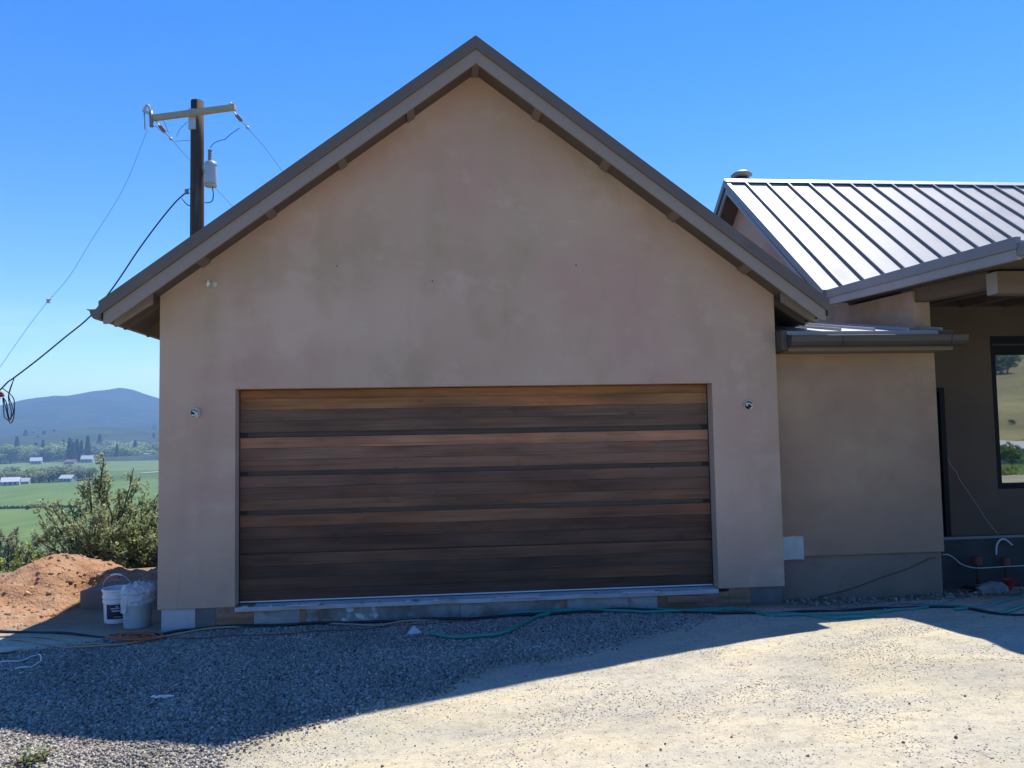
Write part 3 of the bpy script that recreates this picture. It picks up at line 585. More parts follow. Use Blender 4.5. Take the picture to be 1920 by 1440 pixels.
ground_line('tan_cord', [(-30,1198),(40,1196),(90,1197),(150,1207),(220,1212),(300,1201),(360,1191),(450,1180),(540,1170),(620,1171),(700,1176),(760,1170),(850,1166),(930,1161)], .009, TAN, 'tan cord weaving beside the black hose past the corner', 'cord')
ground_line('tan_cord', [(18,1201),(60,1204),(110,1213),(160,1217),(215,1212),(250,1206)], .009, TAN, 'short tan cord ending in the orange tangle', 'cord')
ground_line('red_cord', [(285,1203),(380,1202),(470,1196),(560,1190),(650,1184),(740,1178),(830,1173),(900,1168)], .004, REDC, 'thin dark red cord stretched over the gravel', 'cord')
ground_line('white_wire', [(-20,1249),(35,1244),(60,1236),(73,1232),(77,1241),(70,1250),(50,1257),(28,1259)], .006, WHITEC, 'bent white wire hooked back on itself on the gravel', 'wire')
ground_line('grey_cord', [(1470,1140),(1540,1136),(1600,1139),(1680,1133),(1760,1133),(1800,1121),(1828,1108)], .006, mat('grey_cord', (.16, .17, .18), .6), 'grey cord running along the plinth to the dark cable coil', 'cord')
# orange extension cord tangle
c = gp(258, 1203); pts = []
for k in range(90):
    t = k*.42; rr = .13+.07*math.sin(k*.37)
    x_, y_ = c.x+rr*1.25*math.cos(t)+.03*math.sin(k*1.3), c.y+rr*.75*math.sin(t)
    pts.append((x_, y_, gz(x_, y_)+.02+.06*abs(math.sin(k*.21))))
tag(MB().tube(pts, .008, 6).build('extension_cord', ORANGE, smooth=True), 'tangled orange extension cord heaped by the garage corner', 'cord')
# litter
c = gp(776, 1190)
PAPER = mat('grey_paper', (.5, .5, .5), .8)
mb = MB().add([c+Vector((-.075,-.03,.006)), c+Vector((.085,-.02,.008)), c+Vector((.0,.03,.075)), c+Vector((.01,-.055,.012)), c+Vector((.02,.06,.012))], [(0,3,2),(3,1,2),(2,1,4),(0,2,4)])
o = mb.build('paper_scrap', PAPER); o.modifiers.new('s', 'SOLIDIFY').thickness = .002; tag(o, 'folded pale paper scrap standing on the shaded gravel', 'scrap')
c = gp(306, 1310); mb = MB(); P = []
for k in range(9): P.append(c+Vector((-.085+.02*k, .008*math.sin(k*1.9), .016+.004*math.sin(k*2.3))))
mb.tube(P, [.006, .011, .008, .012, .008, .013, .010, .009, .004], 6); mb.tube([P[4], P[4]+Vector((.01,-.03,.0))], .007, 6)
tag(mb.build('plastic_scrap', mat('white_plastic', (.7, .7, .7), .5)), 'small torn white plastic strip lying on the gravel', 'scrap')
c = gp(12, 1222); mb = MB().prism([c+Vector((-.35,-.12,.012)), c+Vector((.06,-.05,.010)), c+Vector((.12,.06,.010)), c+Vector((-.35,.12,.012))], (0,0,.012))
tag(mb.build('plywood_offcut', mat('pale_ply', (.55, .48, .38), .8, var=[(4, (.45, .38, .28), .4, .7, I3)])), 'pale plywood offcut lying flat in the sun beside cords', 'board')

# ------------------------------------------------------------------ soil heap, block and buckets by the left corner
SOIL = mat('red_soil', (.41, .215, .115), .95, spec=.1, var=[(1.6, (.46, .30, .185), .42, .66, I3, 5), (5, (.25, .115, .06), .48, .7, I3, 6, 'MIX', .7), (30, (.46, .3, .19), .55, .72, I3, 4, 'MIX', .6)], bump=[(9, .8, .06, I3), (35, .9, .03, I3), (120, .6, .006, I3)])
# brown concrete block in the shade behind the buckets
bl = gp(149, 1140); z0 = gz(bl.x+.5, bl.y+.2); ztop = onY(149, 1108, bl.y).z
hc = Vector((-2.3, 2.5, 0)); NX, NY = 190, 140
def heap(u, v):   # metres from the heap centre
    r1 = .49*math.exp(-((u-.32)/.72)**2-((v+.15)/.95)**2); r2 = .24*math.exp(-((u+.55)/1.15)**2-((v+1.15)/.75)**2); r3 = .25*math.exp(-((u-1.15)/.6)**2-((v+.2)/.75)**2); r4 = .20*math.exp(-((u+.35)/.7)**2-((v+.4)/.8)**2)
    h = max(r1, r2, r3)+.35*(r1+r2+r3+r4-max(r1, r2, r3))-.05
    k1 = min(1, max(0, h*6)); wx, wy = hc.x+u, hc.y+v
    f = max(-.03, .045*noise.noise((u*2.1, v*2.1, 3)))+k1*(.05*noise.noise((u*4.5, v*4.5, 1))+.028*abs(noise.noise((u*11, v*11, 4)))+.02*noise.noise((u*23, v*23, 8)))
    keep = 1-float(sstep(bl.x-.22, bl.x+.05, wx)*sstep(bl.y+.60, bl.y+.35, wy))     # kept clear of the block
    return (h+f+.05)*keep-.05
V = []; Hh = np.zeros((NX, NY))
for i in range(NX):
    for j in range(NY):
        u, v = -4.2+6.4*i/(NX-1), -2.3+4.6*j/(NY-1); h = heap(u, v); Hh[i, j] = h
        xx, yy = hc.x+u, hc.y+v; V.append((xx, yy, gz(xx, yy)+max(h, -.05)))
id2 = np.arange(NX*NY).reshape(NX, NY)
F = np.stack([id2[:-1, :-1].ravel(), id2[1:, :-1].ravel(), id2[1:, 1:].ravel(), id2[:-1, 1:].ravel()], 1)
V = np.array(V); keepf = (V[F][:, :, 2]-np.array([gz(*p[:2]) for p in V])[F]).max(1) > -.03
keepf &= ~((V[F][:, :, 0].max(1) > -.02))
hp = npmesh('soil_heap', V, F[keepf], SOIL, nv=4, smooth=True); tag(hp, 'low heap of loose reddish brown soil beside the shrub', 'soil heap')
n = 9000; u = rng.uniform(-4, 2, n); v = rng.uniform(-2.2, 2, n); hh = np.array([heap(a, b) for a, b in zip(u, v)]); k_ = (hh > -.04) & (rng.random(n) < .9) & (hc.x+u < -.12)
u, v, hh = u[k_], v[k_], hh[k_]
sc_ = np.clip(np.array([[.40, .235, .135]])*rng.normal(1, .2, (len(u), 1))+rng.normal(0, .01, (len(u), 3)), .05, .6)
o = stones('soil_clods', hc.x+u, hc.y+v, .013*(.4+3.0*rng.random(len(u))**4.5), STONE, colr=sc_, sink=.6, zz=gzv(hc.x+u, hc.y+v)+np.maximum(hh, 0)); o.parent = hp
BLK = mat('brown_block', (.17, .135, .11), .9, var=[(3, (.22, .18, .15), .4, .68, I3)], bump=[(30, .3, .005, I3)])
o = MB().prism([(bl.x, bl.y, z0-.1), (bl.x+.98, bl.y-.1, z0-.1), (bl.x+.98, bl.y+.55, z0-.1), (bl.x+.12, bl.y+.62, z0-.1)], (0, 0, ztop-z0+.1)).build('concrete_slab_block', BLK, bevel=.012); tag(o, 'low brown concrete block half buried behind the two buckets', 'block')
bt = ztop
PLASTW = mat('bucket_white', (.72, .72, .72), .4, var=[(5, (.6, .6, .58), .5, .72, I3, 5, 'MIX', .6)]); PLASTG = mat('bucket_grey', (.33, .36, .38), .5, var=[(4, (.42, .45, .46), .42, .66, (1, 1, .5), 5)])
NAVY = mat('navy_label', (.012, .016, .05), .5); LETTER = mat('label_print', (.7, .72, .75), .5)
def bucket(name, label, px_, py_, m_, s=1.0):
    p = gp(px_, py_); p.y += .13*s; z = gz(p.x, p.y)
    e = thing(name, label, 'bucket', (p.x, p.y, z))
    prof = [(.0005, .004), (.122, .0), (.128, .01), (.138, .215), (.146, .215), (.146, .232), (.140, .236), (.142, .262), (.150, .262), (.150, .278), (.144, .282), (.147, .335), (.156, .335), (.157, .352), (.147, .356), (.143, .352), (.140, .30), (.124, .015), (.0005, .012)]
    MB().lathe([(a*s, b*s) for a, b in prof], n=40).build('tub', m_, e, smooth=False).modifiers.new('b', 'BEVEL').width = .002
    return e
def handle(e, s, pts, grip=True):
    sp = smooth_path(pts, 8); h_ = MB().tube(sp, .0032, 6).build('handle', mat('handle_wire', (.6, .6, .6), .35, .6), e, smooth=True)
    k = len(sp)//2
    if grip: MB().tube(sp[k-5:k+6], .0105, 8).build('grip', PLASTW, h_, smooth=True)
b1 = bucket('plastic_bucket', 'white plastic bucket with navy label and raised wire handle', 211, 1170, PLASTW)
handle(b1, 1, [(-.15, .0, .30), (-.14, -.03, .40), (-.085, -.05, .475), (.0, -.055, .505), (.085, -.05, .475), (.14, -.03, .40), (.15, .0, .30)])
a0, a1 = math.radians(-118), math.radians(-38)
def cyl_patch(z0, z1, a, b, dr=.0015, n=10, r0=.128, r1=.139):
    mb = MB(); vs = []
    for k in range(n+1):
        t = a+(b-a)*k/n
        for z in (z0, z1):
            r = r0+(r1-r0)*(z/.215)+dr; vs.append((r*math.cos(t), r*math.sin(t), z))
    return mb.add(vs, [(2*k, 2*k+2, 2*k+3, 2*k+1) for k in range(n)])
lb = cyl_patch(.055, .205, a0, a1).build('label', NAVY, b1)
mb = MB()
def marks(z, h, a, b, n):
    t = a; 
    while t < b:
        w_ = random.uniform(.03, .06); q = cyl_patch(z+random.uniform(-.002, .002), z+h*random.uniform(.7, 1.1), t, min(t+w_, b), .003, 2); mb.add(q.v, q.f); t += w_+random.uniform(.012, .03)
marks(.160, .012, a0+.35, a1-.1, 8); marks(.132, .016, a0+.45, a1-.1, 6); marks(.178, .012, a0+.72, a0+.9, 2); marks(.075, .005, a0+.6, a1-.3, 5)
mb.build('label_print', LETTER, lb)
b2 = bucket('plastic_bucket', 'grey plastic bucket with a crumpled clear bag over its rim', 248, 1179, PLASTG, 1.0)
# crumpled bag
mb = MB(); NU, NV = 40, 16; vs = []
for i in range(NU):
    for j in range(NV):
        a = 2*math.pi*i/NU; t = j/(NV-1)
        if t < .35: rr = .152+.012*t; z = .26+.30*t*.9 - (.10 if (-2.7 < (a-2*math.pi if a > math.pi else a) < -2.0) else .02)*(1-t/.35)
        else: q = (t-.35)/.65; rr = .157*(1-q)**.8+.002; z = .355+.055*math.sin(q*1.6)+.02
        nn_ = noise.noise((math.cos(a)*2.2+t*1.5, math.sin(a)*2.2, t*5)); n2 = noise.noise((math.cos(a)*6, math.sin(a)*6, t*9+4))
        if t > .3: z += .045*nn_+.035*n2
        else: rr += .012*max(0, nn_)+.008*n2
        rr += .02*n2*(1 if t > .3 else .4); vs.append((max(rr, .001)*math.cos(a), max(rr, .001)*math.sin(a), z))
mb.add(vs, [(i*NV+j, ((i+1) % NU)*NV+j, ((i+1) % NU)*NV+j+1, i*NV+j+1) for i in range(NU) for j in range(NV-1)])
BAG = mat('clear_bag', (.68, .72, .76), .3, trans=.3)
o = mb.build('plastic_bag', BAG, smooth=False); o.location = b2.location; tag(o, 'crumpled cloudy plastic bag stuffed over the grey bucket rim', 'bag')
c = Vector((bl.x+.86, bl.y+.35, bt)); o = MB().tube(smooth_path([c+Vector((-.13,0,.03)), c+Vector((-.05,.02,.055)), c+Vector((.05,0,.05)), c+Vector((.12,.02,.03))]), [.01,.03,.035,.04,.045,.045,.05,.05,.05,.05,.045,.045,.04,.04,.04,.035,.03,.02,.01][:19], 9).build('dark_bundle', mat('dark_cloth', (.02, .02, .024), .9, bump=[(30, .5, .01, I3)]), smooth=True); tag(o, 'small dark bundle lying on the brown block by the wall', 'bundle')

# ------------------------------------------------------------------ clutter by the house foundation
REDP = mat('red_plastic', (.45, .035, .03), .45); RUST = mat('rusty_plastic', (.22, .06, .04), .7); PVC = mat('pvc', (.5, .5, .52), .5)
def lump(name, p, s, material, label, cat, seed, smooth=False):
    bm = bmesh.new(); bmesh.ops.create_icosphere(bm, subdivisions=2, radius=1)
    for v in bm.verts:
        k = 1+.38*noise.noise(v.co*1.7+Vector((seed, 0, 0))); v.co = Vector((v.co.x*s[0]*k, v.co.y*s[1]*k, v.co.z*s[2]*k))
    me = bpy.data.meshes.new(name); bm.to_mesh(me); bm.free(); me.materials.append(material); o = link(name, me); o.location = p; return tag(o, label, cat)
q = onY(1893, 1088, .75); zg = gz(q.x, .75)
# red plastic cone fitting: flared cup on a stem, resting on a pipe
e = thing('pipe_stub', 'grey pipe stub with a bright red flared cap by the foundation', 'pipe', (q.x, .75, zg-.05))
MB().tube([(0,0,0), (0,0,q.z-zg)], .02, 10).build('pipe', PVC, e, smooth=True)
MB().lathe([(.022, q.z-zg-.06), (.035, q.z-zg-.02), (.075, q.z-zg+.06), (.068, q.z-zg+.062), (.02, q.z-zg+.0)], n=10).build('cap', REDP, e)
MB().box((-.09, -.05, q.z-zg-.16), (-.0, .04, q.z-zg-.07)).build('valve', REDP, e, bevel=.02)
for i, (a, b, yy, s, mm, lab) in enumerate(((1832, 1050, 1.15, (.055, .05, .05), RUST, 'dull red plastic cap fixed low on the dark foundation'), (1838, 1104, .7, (.06, .05, .05), RUST, 'rust brown pipe fitting on the dirt beside the cable coil'), (1886, 1052, 1.15, (.05, .04, .045), RUST, 'dark red pipe end behind the white bent tube'))):
    p = onY(a, b, yy); zz_ = gz(p.x, yy); e = thing('pipe_fitting', lab, 'fitting', (p.x, yy, zz_-.03))
    h_ = p.z-zz_+.03; MB().tube([(0,0,0), (0,0,h_-.04)], .022, 8).build('stem', DARKIN, e, smooth=True)
    MB().lathe([(.03, h_-.06), (s[0], h_-.05), (s[0], h_+.03), (s[0]*.8, h_+.045), (.0005, h_+.047)], n=8).build('cap', mm, e)
p = onY(1862, 1130, .5); lump('rubble_chunk', (p.x, .5, gz(p.x, .5)+.03), (.2, .14, .1), CONC, 'rough concrete rubble chunk below the red cap', 'rubble', 3)
P = [onY(a, b, 1.1) for a, b in ((1767,1040),(1778,1040),(1790,1047),(1800,1056),(1814,1062),(1832,1065),(1858,1064),(1890,1062),(1930,1060))]
tag(MB().tube(smooth_path(P), .006, 6).build('white_cable', WHITEC, smooth=True), 'white cable slung across the dark foundation wall', 'cable')
P = [onY(a, b, 1.2) for a, b in ((1868,1040),(1869,1022),(1876,1012),(1886,1012),(1898,1022))]
tag(MB().tube(smooth_path(P), .011, 8).build('white_tube', WHITEC, smooth=True), 'bent white tube end poking from the foundation', 'tube')
P = [onY(a, b, 1.24) for a, b in ((1777,860),(1784,874),(1793,884),(1800,900),(1815,922),(1833,948),(1852,978),(1872,1002))]
tag(MB().tube(smooth_path(P), .0032, 5).build('pull_string', mat('string', (.45, .42, .36), .8), smooth=True), 'thin pale string hanging from the black door latch', 'string')
c = onY(1845, 1115, .62); pts = []
for k in range(70):
    t = k*.5; rr = .16+.05*math.sin(k*.31); x_, y_ = c.x+rr*math.cos(t)*1.3, .62+rr*.5*math.sin(t); pts.append((x_, y_, gz(x_, y_)+.02+.07*abs(math.sin(k*.17))))
tag(MB().tube(pts, .008, 6).build('cable_coil', HOSEB, smooth=True), 'loose black cable coil on dirt beside the foundation', 'cable')
P = [onY(a, b, .2) for a, b in ((1540,1122),(1600,1107),(1660,1085),(1715,1066),(1748,1050),(1762,1047))]
tag(MB().tube(smooth_path([(p.x, .268, p.z) for p in P]), .005, 6).build('brown_cable', mat('brown_cable', (.09, .06, .05), .6), smooth=True), 'dark brown cable climbing the plaster plinth', 'cable')
n = 700; x = rng.uniform(6.3, 10.2, n); y = np.where(x < 8.3, rng.uniform(-.35, .26, n), rng.uniform(-.2, 1.2, n))
pc = np.clip(np.array([[.3, .27, .23]])*rng.normal(1, .3, (n, 1)), .05, .7)
o = stones('rubble', x, y, .018*(.3+1.5*rng.random(n)**2.5), STONE, colr=pc, sink=.2); o['label'] = 'small rubble strewn along the foot of the house walls'

# ------------------------------------------------------------------ utility pole and overhead wires
POLEW = mat('pole_wood', (.055, .04, .032), .9, var=[(4, (.11, .085, .07), .5, .7, (3, 3, .25)), (9, (.02, .016, .014), .5, .7, (4, 4, .2), 5, 'MIX', .8)], bump=[(20, .5, .01, (3, 3, .2))])
ARMW = mat('arm_wood', (.42, .36, .25), .85, var=[(4, (.34, .32, .29), .4, .65, (.5, 3, 3)), (2, (.5, .40, .2), .55, .7, I3, 4, 'MIX', .6)])
PORC = mat('insulator_grey', (.22, .20, .20), .4); TANKM = mat('transformer_grey', (.42, .45, .50), .45, .1); HARDW = mat('galvanised', (.5, .5, .5), .5, .5); WIRE = mat('overhead_wire', (.02, .022, .03), .6); WIREL = mat('wire_bare', (.10, .13, .2), .5)
PX, PY = -2.79, 10.2; pb = gz(PX, PY)
pole = thing('utility_pole', 'dark wooden utility pole with crossarm and transformer behind the garage', 'utility pole', (PX, PY, pb))
def U(mb, name, material, par=None, smooth=True):
    mb.v = [(a-PX, b-PY, c-pb) for a, b, c in mb.v]; return mb.build(name, material, par or pole, smooth=smooth)
TOP = onY(368, 190, PY).z
mb = MB(); N_ = 14; pts = []; rs = []
for k in range(N_): t = k/(N_-1); pts.append((PX-.0+.05*(1-t), PY, pb-.5+(TOP-pb+.5)*t)); rs.append(.19-.045*t)
U(mb.tube(pts, rs, 18), 'post', POLEW)
A = onY(283, 222, 10.15); B = onY(441, 201, 9.75)
arm = U(MB().beam(A, B, .10, .125), 'crossarm', ARMW, smooth=False)
mid = A+(B-A)*.55
U(MB().box((PX-.14, PY-.19, mid.z-.36), (PX+.02, PY-.13, mid.z+.12)), 'bracket', HARDW, smooth=False)
def insul(a, b):
    d = b-a; m1 = a+d*.22; m2 = a+d*.58; o = U(MB().tube([a, b], .013, 6), 'strain_insulator', HARDW)
    sp = []; rr = []
    for k in range(13): sp.append(m1+(m2-m1)*k/12); rr.append(.05 if k % 2 else .032)
    U(MB().tube(sp, rr, 10), 'shed', PORC, o, smooth=False); U(MB().tube([b-d*.03, b+d*.05], .035, 8), 'clamp', HARDW, o)
I1a, I1b = onY(293, 228, 10.1), onY(320, 260, 10.6); I2a, I2b = onY(437, 208, 9.8), onY(464, 239, 10.3)
insul(I1a, I1b); insul(I2a, I2b)
for a in (350, 363): pass
U(MB().tube([B+Vector((-.1,0,.06)), B+Vector((-.1,0,.11))], .02, 8), 'arm_bolt', HARDW)
# fuse cutout at the arm end
q0, q1 = onY(276, 200, 10.1), onY(277, 243, 10.1)
cut = U(MB().tube([onY(283, 208, 10.1), onY(284, 238, 10.1)], .045, 8), 'fuse_cutout', PORC)
U(MB().tube([q0+Vector((-.07,0,0)), q1+Vector((-.06,0,0))], .018, 6), 'fuse_tube', HARDW, cut)
U(MB().tube(smooth_path([onY(272, 207, 10.1), onY(274, 198, 10.1), onY(279, 199, 10.1), onY(280, 206, 10.1)]), .028, 8), 'porcelain_hood', PVC, cut)
U(MB().beam(onY(268, 207, 10.1), onY(286, 216, 10.1), .05, .06), 'cutout_bracket', HARDW, cut, smooth=False)
# transformer can
TC = onY(395, 350, 10.0); TT = onY(394.5, 303, 10.0); h_ = TT.z-TC.z
tk = U(MB().lathe([(.0005, 0), (.13, 0), (.135, .02), (.135, h_-.07), (.125, h_-.02), (.08, h_), (.0005, h_+.01)], TC, 24), 'transformer', TANKM)
for o in (tk,): o.data.polygons.foreach_set('use_smooth', [True]*len(o.data.polygons))
U(MB().lathe([(.139, .03), (.139, .06)], TC, 24), 'tank_band', ARMW, tk)
U(MB().lathe([(.138, h_-.09), (.143, h_-.085), (.143, h_-.07), (.138, h_-.065)], TC, 24), 'lid_band', TANKM, tk)
sp = [TC+Vector((-.02, 0, h_+.27*k/10)) for k in range(11)]
U(MB().tube(sp, [.05 if k % 2 else .035 for k in range(10)]+[.05], 10), 'bushing', PORC, tk, smooth=False)
U(MB().beam((PX+.1, PY, TC.z+h_*.7), (TC.x, TC.y, TC.z+h_*.7), .05, .08), 'mount', HARDW, tk, smooth=False)
def W3(name, P, r, material, par=None): return U(MB().tube(smooth_path(P, 8), r, 5), name, material, par)
W3('jumper_wire', [onY(a, b, 10.0) for a, b in ((394, 277), (402, 268), (414, 263), (422, 261), (432, 252), (449, 240))], .008, WIRE)
W3('jumper_wire', [onY(a, b, 10.0) for a, b in ((398, 350), (400, 365), (398, 376), (391, 380), (384, 380))], .012, WIRE)
W3('jumper_wire', [onY(a, b, 10.3) for a, b in ((304, 224), (309, 231), (312, 240), (316, 250))], .007, WIRE)
W3('jumper_wire', [onY(a, b, 10.1) for a, b in ((282, 236), (292, 237), (297, 241), (310, 252))], .007, WIRE)
W3('jumper_wire', [onY(a, b, 10.3) for a, b in ((331, 256), (336, 244), (344, 235), (352, 228))], .006, WIREL)
W3('jumper_wire', [onY(a, b, 10.3) for a, b in ((328, 265), (340, 264), (356, 263))], .006, WIREL)
U(MB().lathe([(.03, -.06), (.045, -.05), (.045, .04), (.03, .05), (.0005, .05)], onY(350, 359, 10.1), 10), 'service_insulator', PORC)
U(MB().tube([onY(350, 355, 10.1), onY(360, 354, 10.15)], .012, 6).tube([onY(352, 362, 10.1), onY(361, 362, 10.15)], .012, 6), 'insulator_bracket', HARDW)
W3('jumper_wire', [onY(a, b, 10.1) for a, b in ((341, 372), (347, 380), (353, 385), (359, 385))], .012, WIRE)
def overhead(name, px, ys, r, material, label):
    P = [onY(a, b, ys[0]+(ys[1]-ys[0])*k/(len(px)-1)) for k, (a, b) in enumerate(px)]
    return tag(MB().tube(smooth_path(P, 10), r, 6).build(name, material, smooth=True), label, 'power line')
overhead('service_cable', [(349,361),(330,378),(300,414),(260,468),(215,535),(170,592),(120,634),(70,675),(28,707),(15,716),(0,731),(-30,755)], (10.1, 9.0), .016, WIRE, 'dark twisted service cable sagging from the pole past the eave')
overhead('power_line', [(466,242),(500,281),(530,321),(600,405),(760,590)], (10.3, 22), .007, WIREL, 'thin bare line leaving the longer crossarm end over the roof')
overhead('power_line', [(323,263),(360,305),(400,349),(440,391),(560,520)], (10.6, 22), .007, WIREL, 'thin bare line leaving the crossarm beside the fuse cutout')
ln = overhead('guy_line', [(277,242),(232,352),(172,450),(130,518),(91,564),(60,603),(30,645),(0,688),(-40,742)], (10.0, 9.2), .0045, mat('faint_wire', (.2, .25, .33), .6), 'thin line with a small white bobbin sloping past the pole')
c = onY(91, 564, 9.6); MB().lathe([(.02, -.05), (.05, -.035), (.035, 0), (.05, .035), (.02, .05)], c, 10).build('white_bobbin', PVC, ln)
MB().lathe([(.02, -.05), (.05, -.035), (.035, 0), (.05, .035), (.02, .05)], Vector((0,0,0)), 10)
# service mast at the picture's edge with drip loops
mp_ = onY(-3, 742, 9.2); zg = gz(mp_.x, 9.2)
mast = thing('service_mast', 'slim service mast with looping drip wires beside the vineyard', 'mast', (mp_.x, 9.2, zg))
MB().tube([(0,0,-.3), (0,0,mp_.z-zg)], .032, 10).build('pipe', mat('pink_grey_pipe', (.5, .42, .45), .5), mast, smooth=True)
MB().tube(smooth_path([(0,0,mp_.z-zg-.02), (.0,0,mp_.z-zg+.05), (.06,0,mp_.z-zg+.03), (.08,0,mp_.z-zg-.02)]), .045, 10).build('weatherhead', RUST, mast, smooth=True)
for px in ([(6,745),(12,755),(15,775),(19,785),(25,770),(17,745),(18,735),(24,716)], [(5,746),(7,765),(8,780),(14,787),(20,786),(21,770),(16,748),(18,732),(27,708)], [(6,745),(11,765),(17,790),(22,792),(26,780),(27,755),(22,742),(5,728)]):
    P = [onY(a, b, 9.2)-Vector((mp_.x, 9.2, zg)) for a, b in px]; MB().tube(smooth_path(P), .011, 6).build('drip_loop', WIRE, mast, smooth=True)

# ------------------------------------------------------------------ vegetation
LEAF = mat('leaf', (1, 1, 1), .6, attr='Col', trans=.5, spec=.3)
BARK = mat('bark', (.09, .065, .045), .9)
def leaf_mesh(P, D, size, cols):
    """folded leaf pairs at points P, growing roughly along D"""
    n = len(P); D = D/np.linalg.norm(D, axis=1)[:, None]; r = rng.normal(size=(n, 3))*.55+np.array([.15, .1, 1.0]); s = np.cross(D, r); s /= np.linalg.norm(s, axis=1)[:, None]
    nr = np.cross(s, D); L_ = (size*(.6+.8*rng.random(n)))[:, None]; w_ = L_*.28
    V = np.stack([P, P+D*L_*.5+s*w_+nr*w_*.25, P+D*L_, P+D*L_*.5-s*w_+nr*w_*.25], 1).reshape(-1, 3)
    i = np.arange(n)*4; F = np.stack([np.stack([i, i+1, i+2], 1), np.stack([i, i+2, i+3], 1)], 1).reshape(-1, 3)
    return V, F, np.concatenate([np.repeat(cols, 4, 0), np.ones((n*4, 1))], 1)
def shrub(name, label, base, height, spread, nstem, nleaf, leafsize, c0, c1, seed, group=None, droop=.2, cat='shrub'):
    rs = random.Random(seed); e = thing(name, label, cat, base, group=group); B = Vector(base); mb = MB(); P = []; D = []
    for k in range(nstem):
        a = rs.uniform(0, 6.283); tilt = rs.random()**.6*spread; hh = height*rs.uniform(.55, 1.0)*(1-.35*tilt/spread)
        p = Vector((rs.gauss(0, .12*spread), rs.gauss(0, .12*spread), -.05)); tip = Vector((math.cos(a)*tilt, math.sin(a)*tilt, hh)); pts = []
        for j in range(7): t = j/6; pts.append(p.lerp(tip, t)+Vector((rs.gauss(0, .03), rs.gauss(0, .03), -droop*tilt*t*t*.3+.15*hh*math.sin(t*2.6)*.3)))
        mb.tube(pts, [.022*(1-.85*j/6)+.003 for j in range(7)], 5)
        for s_ in range(9):
            t = rs.uniform(.18, 1); i = min(int(t*6), 5); q = pts[i].lerp(pts[i+1], t*6-i)
            d = Vector((rs.gauss(0, 1), rs.gauss(0, 1), rs.gauss(.55, .7))).normalized(); ln_ = rs.uniform(.15, .42)*height*.3*(1.15-t*.5)
            if s_ == 0: q = pts[5]; d = (pts[6]-pts[5]).normalized()+Vector((rs.gauss(0, .2), rs.gauss(0, .2), .3)); d.normalize(); ln_ = .12*height
            mb.tube([q, q+d*ln_*.5+Vector((0,0,.01)), q+d*ln_], [.006, .004, .002], 4)
            for m_ in range(max(2, nleaf//(nstem*9))):
                u_ = rs.uniform(.1, 1.05); P.append(q+d*ln_*u_+Vector((rs.gauss(0, .025), rs.gauss(0, .025), rs.gauss(0, .025))))
                D.append(d+Vector((rs.gauss(0, .8), rs.gauss(0, .8), rs.gauss(.1, .8))))
    mb.build('branches', BARK, e)
    P = np.array(P); D = np.array(D); mixv = rng.random((len(P), 1))*.7+.3*sstep(.2*height, height, P[:, 2])[:, None]
    cols = np.clip((np.array(c0)*(1-mixv)+np.array(c1)*mixv)*rng.normal(1, .18, (len(P), 1)), .01, .6)
    V, F, cc = leaf_mesh(P, D, leafsize, cols); o = npmesh('foliage', V, F, LEAF, e, cols=cc); return e
DGR, LGR = (.17, .205, .09), (.48, .51, .26)
bx = onY(205, 1040, 6.6).x
shrub('large_shrub', 'tall open grey green shrub growing behind the soil heap', (onY(200,1000,6.3).x, 6.3, gz(onY(200,1000,6.3).x, 6.3)), 2.55, 1.25, 80, 17000, .06, DGR, LGR, 1)
shrub('large_shrub', 'dense dark green shrub close against the garage corner', (onY(283,1000,6.0).x, 6.0, gz(onY(283,1000,6).x, 6)), 1.8, .95, 50, 11000, .058, (.15, .185, .08), (.42, .46, .2), 2)
shrub('low_shrub', 'low pale leaved bush at the far left edge of the terrace', (onY(22,1040,6.6).x, 6.6, gz(onY(22,1040,6.6).x, 6.6)-.1), 1.65, .8, 34, 7000, .055, (.17, .18, .10), (.46, .45, .28), 3)
shrub('low_shrub', 'low yellow green bush between pale bush and soil heap', (onY(62,1040,5.9).x, 5.9, gz(onY(62,1040,5.9).x, 5.9)-.1), 1.1, .75, 34, 5200, .055, (.18, .23, .05), (.46, .50, .15), 4)
shrub('low_shrub', 'low spreading green bush just behind the heap crest', (onY(128,1040,5.6).x, 5.6, gz(onY(128,1040,5.6).x, 5.6)-.1), .75, .75, 26, 4200, .055, (.16, .19, .06), (.42, .44, .17), 5)
shrub('weed', 'small green weed growing through the sunlit gravel', (gp(62,1428).x, gp(62,1428).y, gp(62,1428).z), .05, .10, 12, 260, .03, (.12, .18, .05), (.25, .32, .1), 8, cat='weed')
shrub('low_shrub', 'low straggly bush on the slope beyond the pole', (-7.5, 9.5, gz(-7.5, 9.5)-.1), 1.3, 1.0, 26, 4200, .06, (.09, .12, .035), (.22, .27, .09), 6)

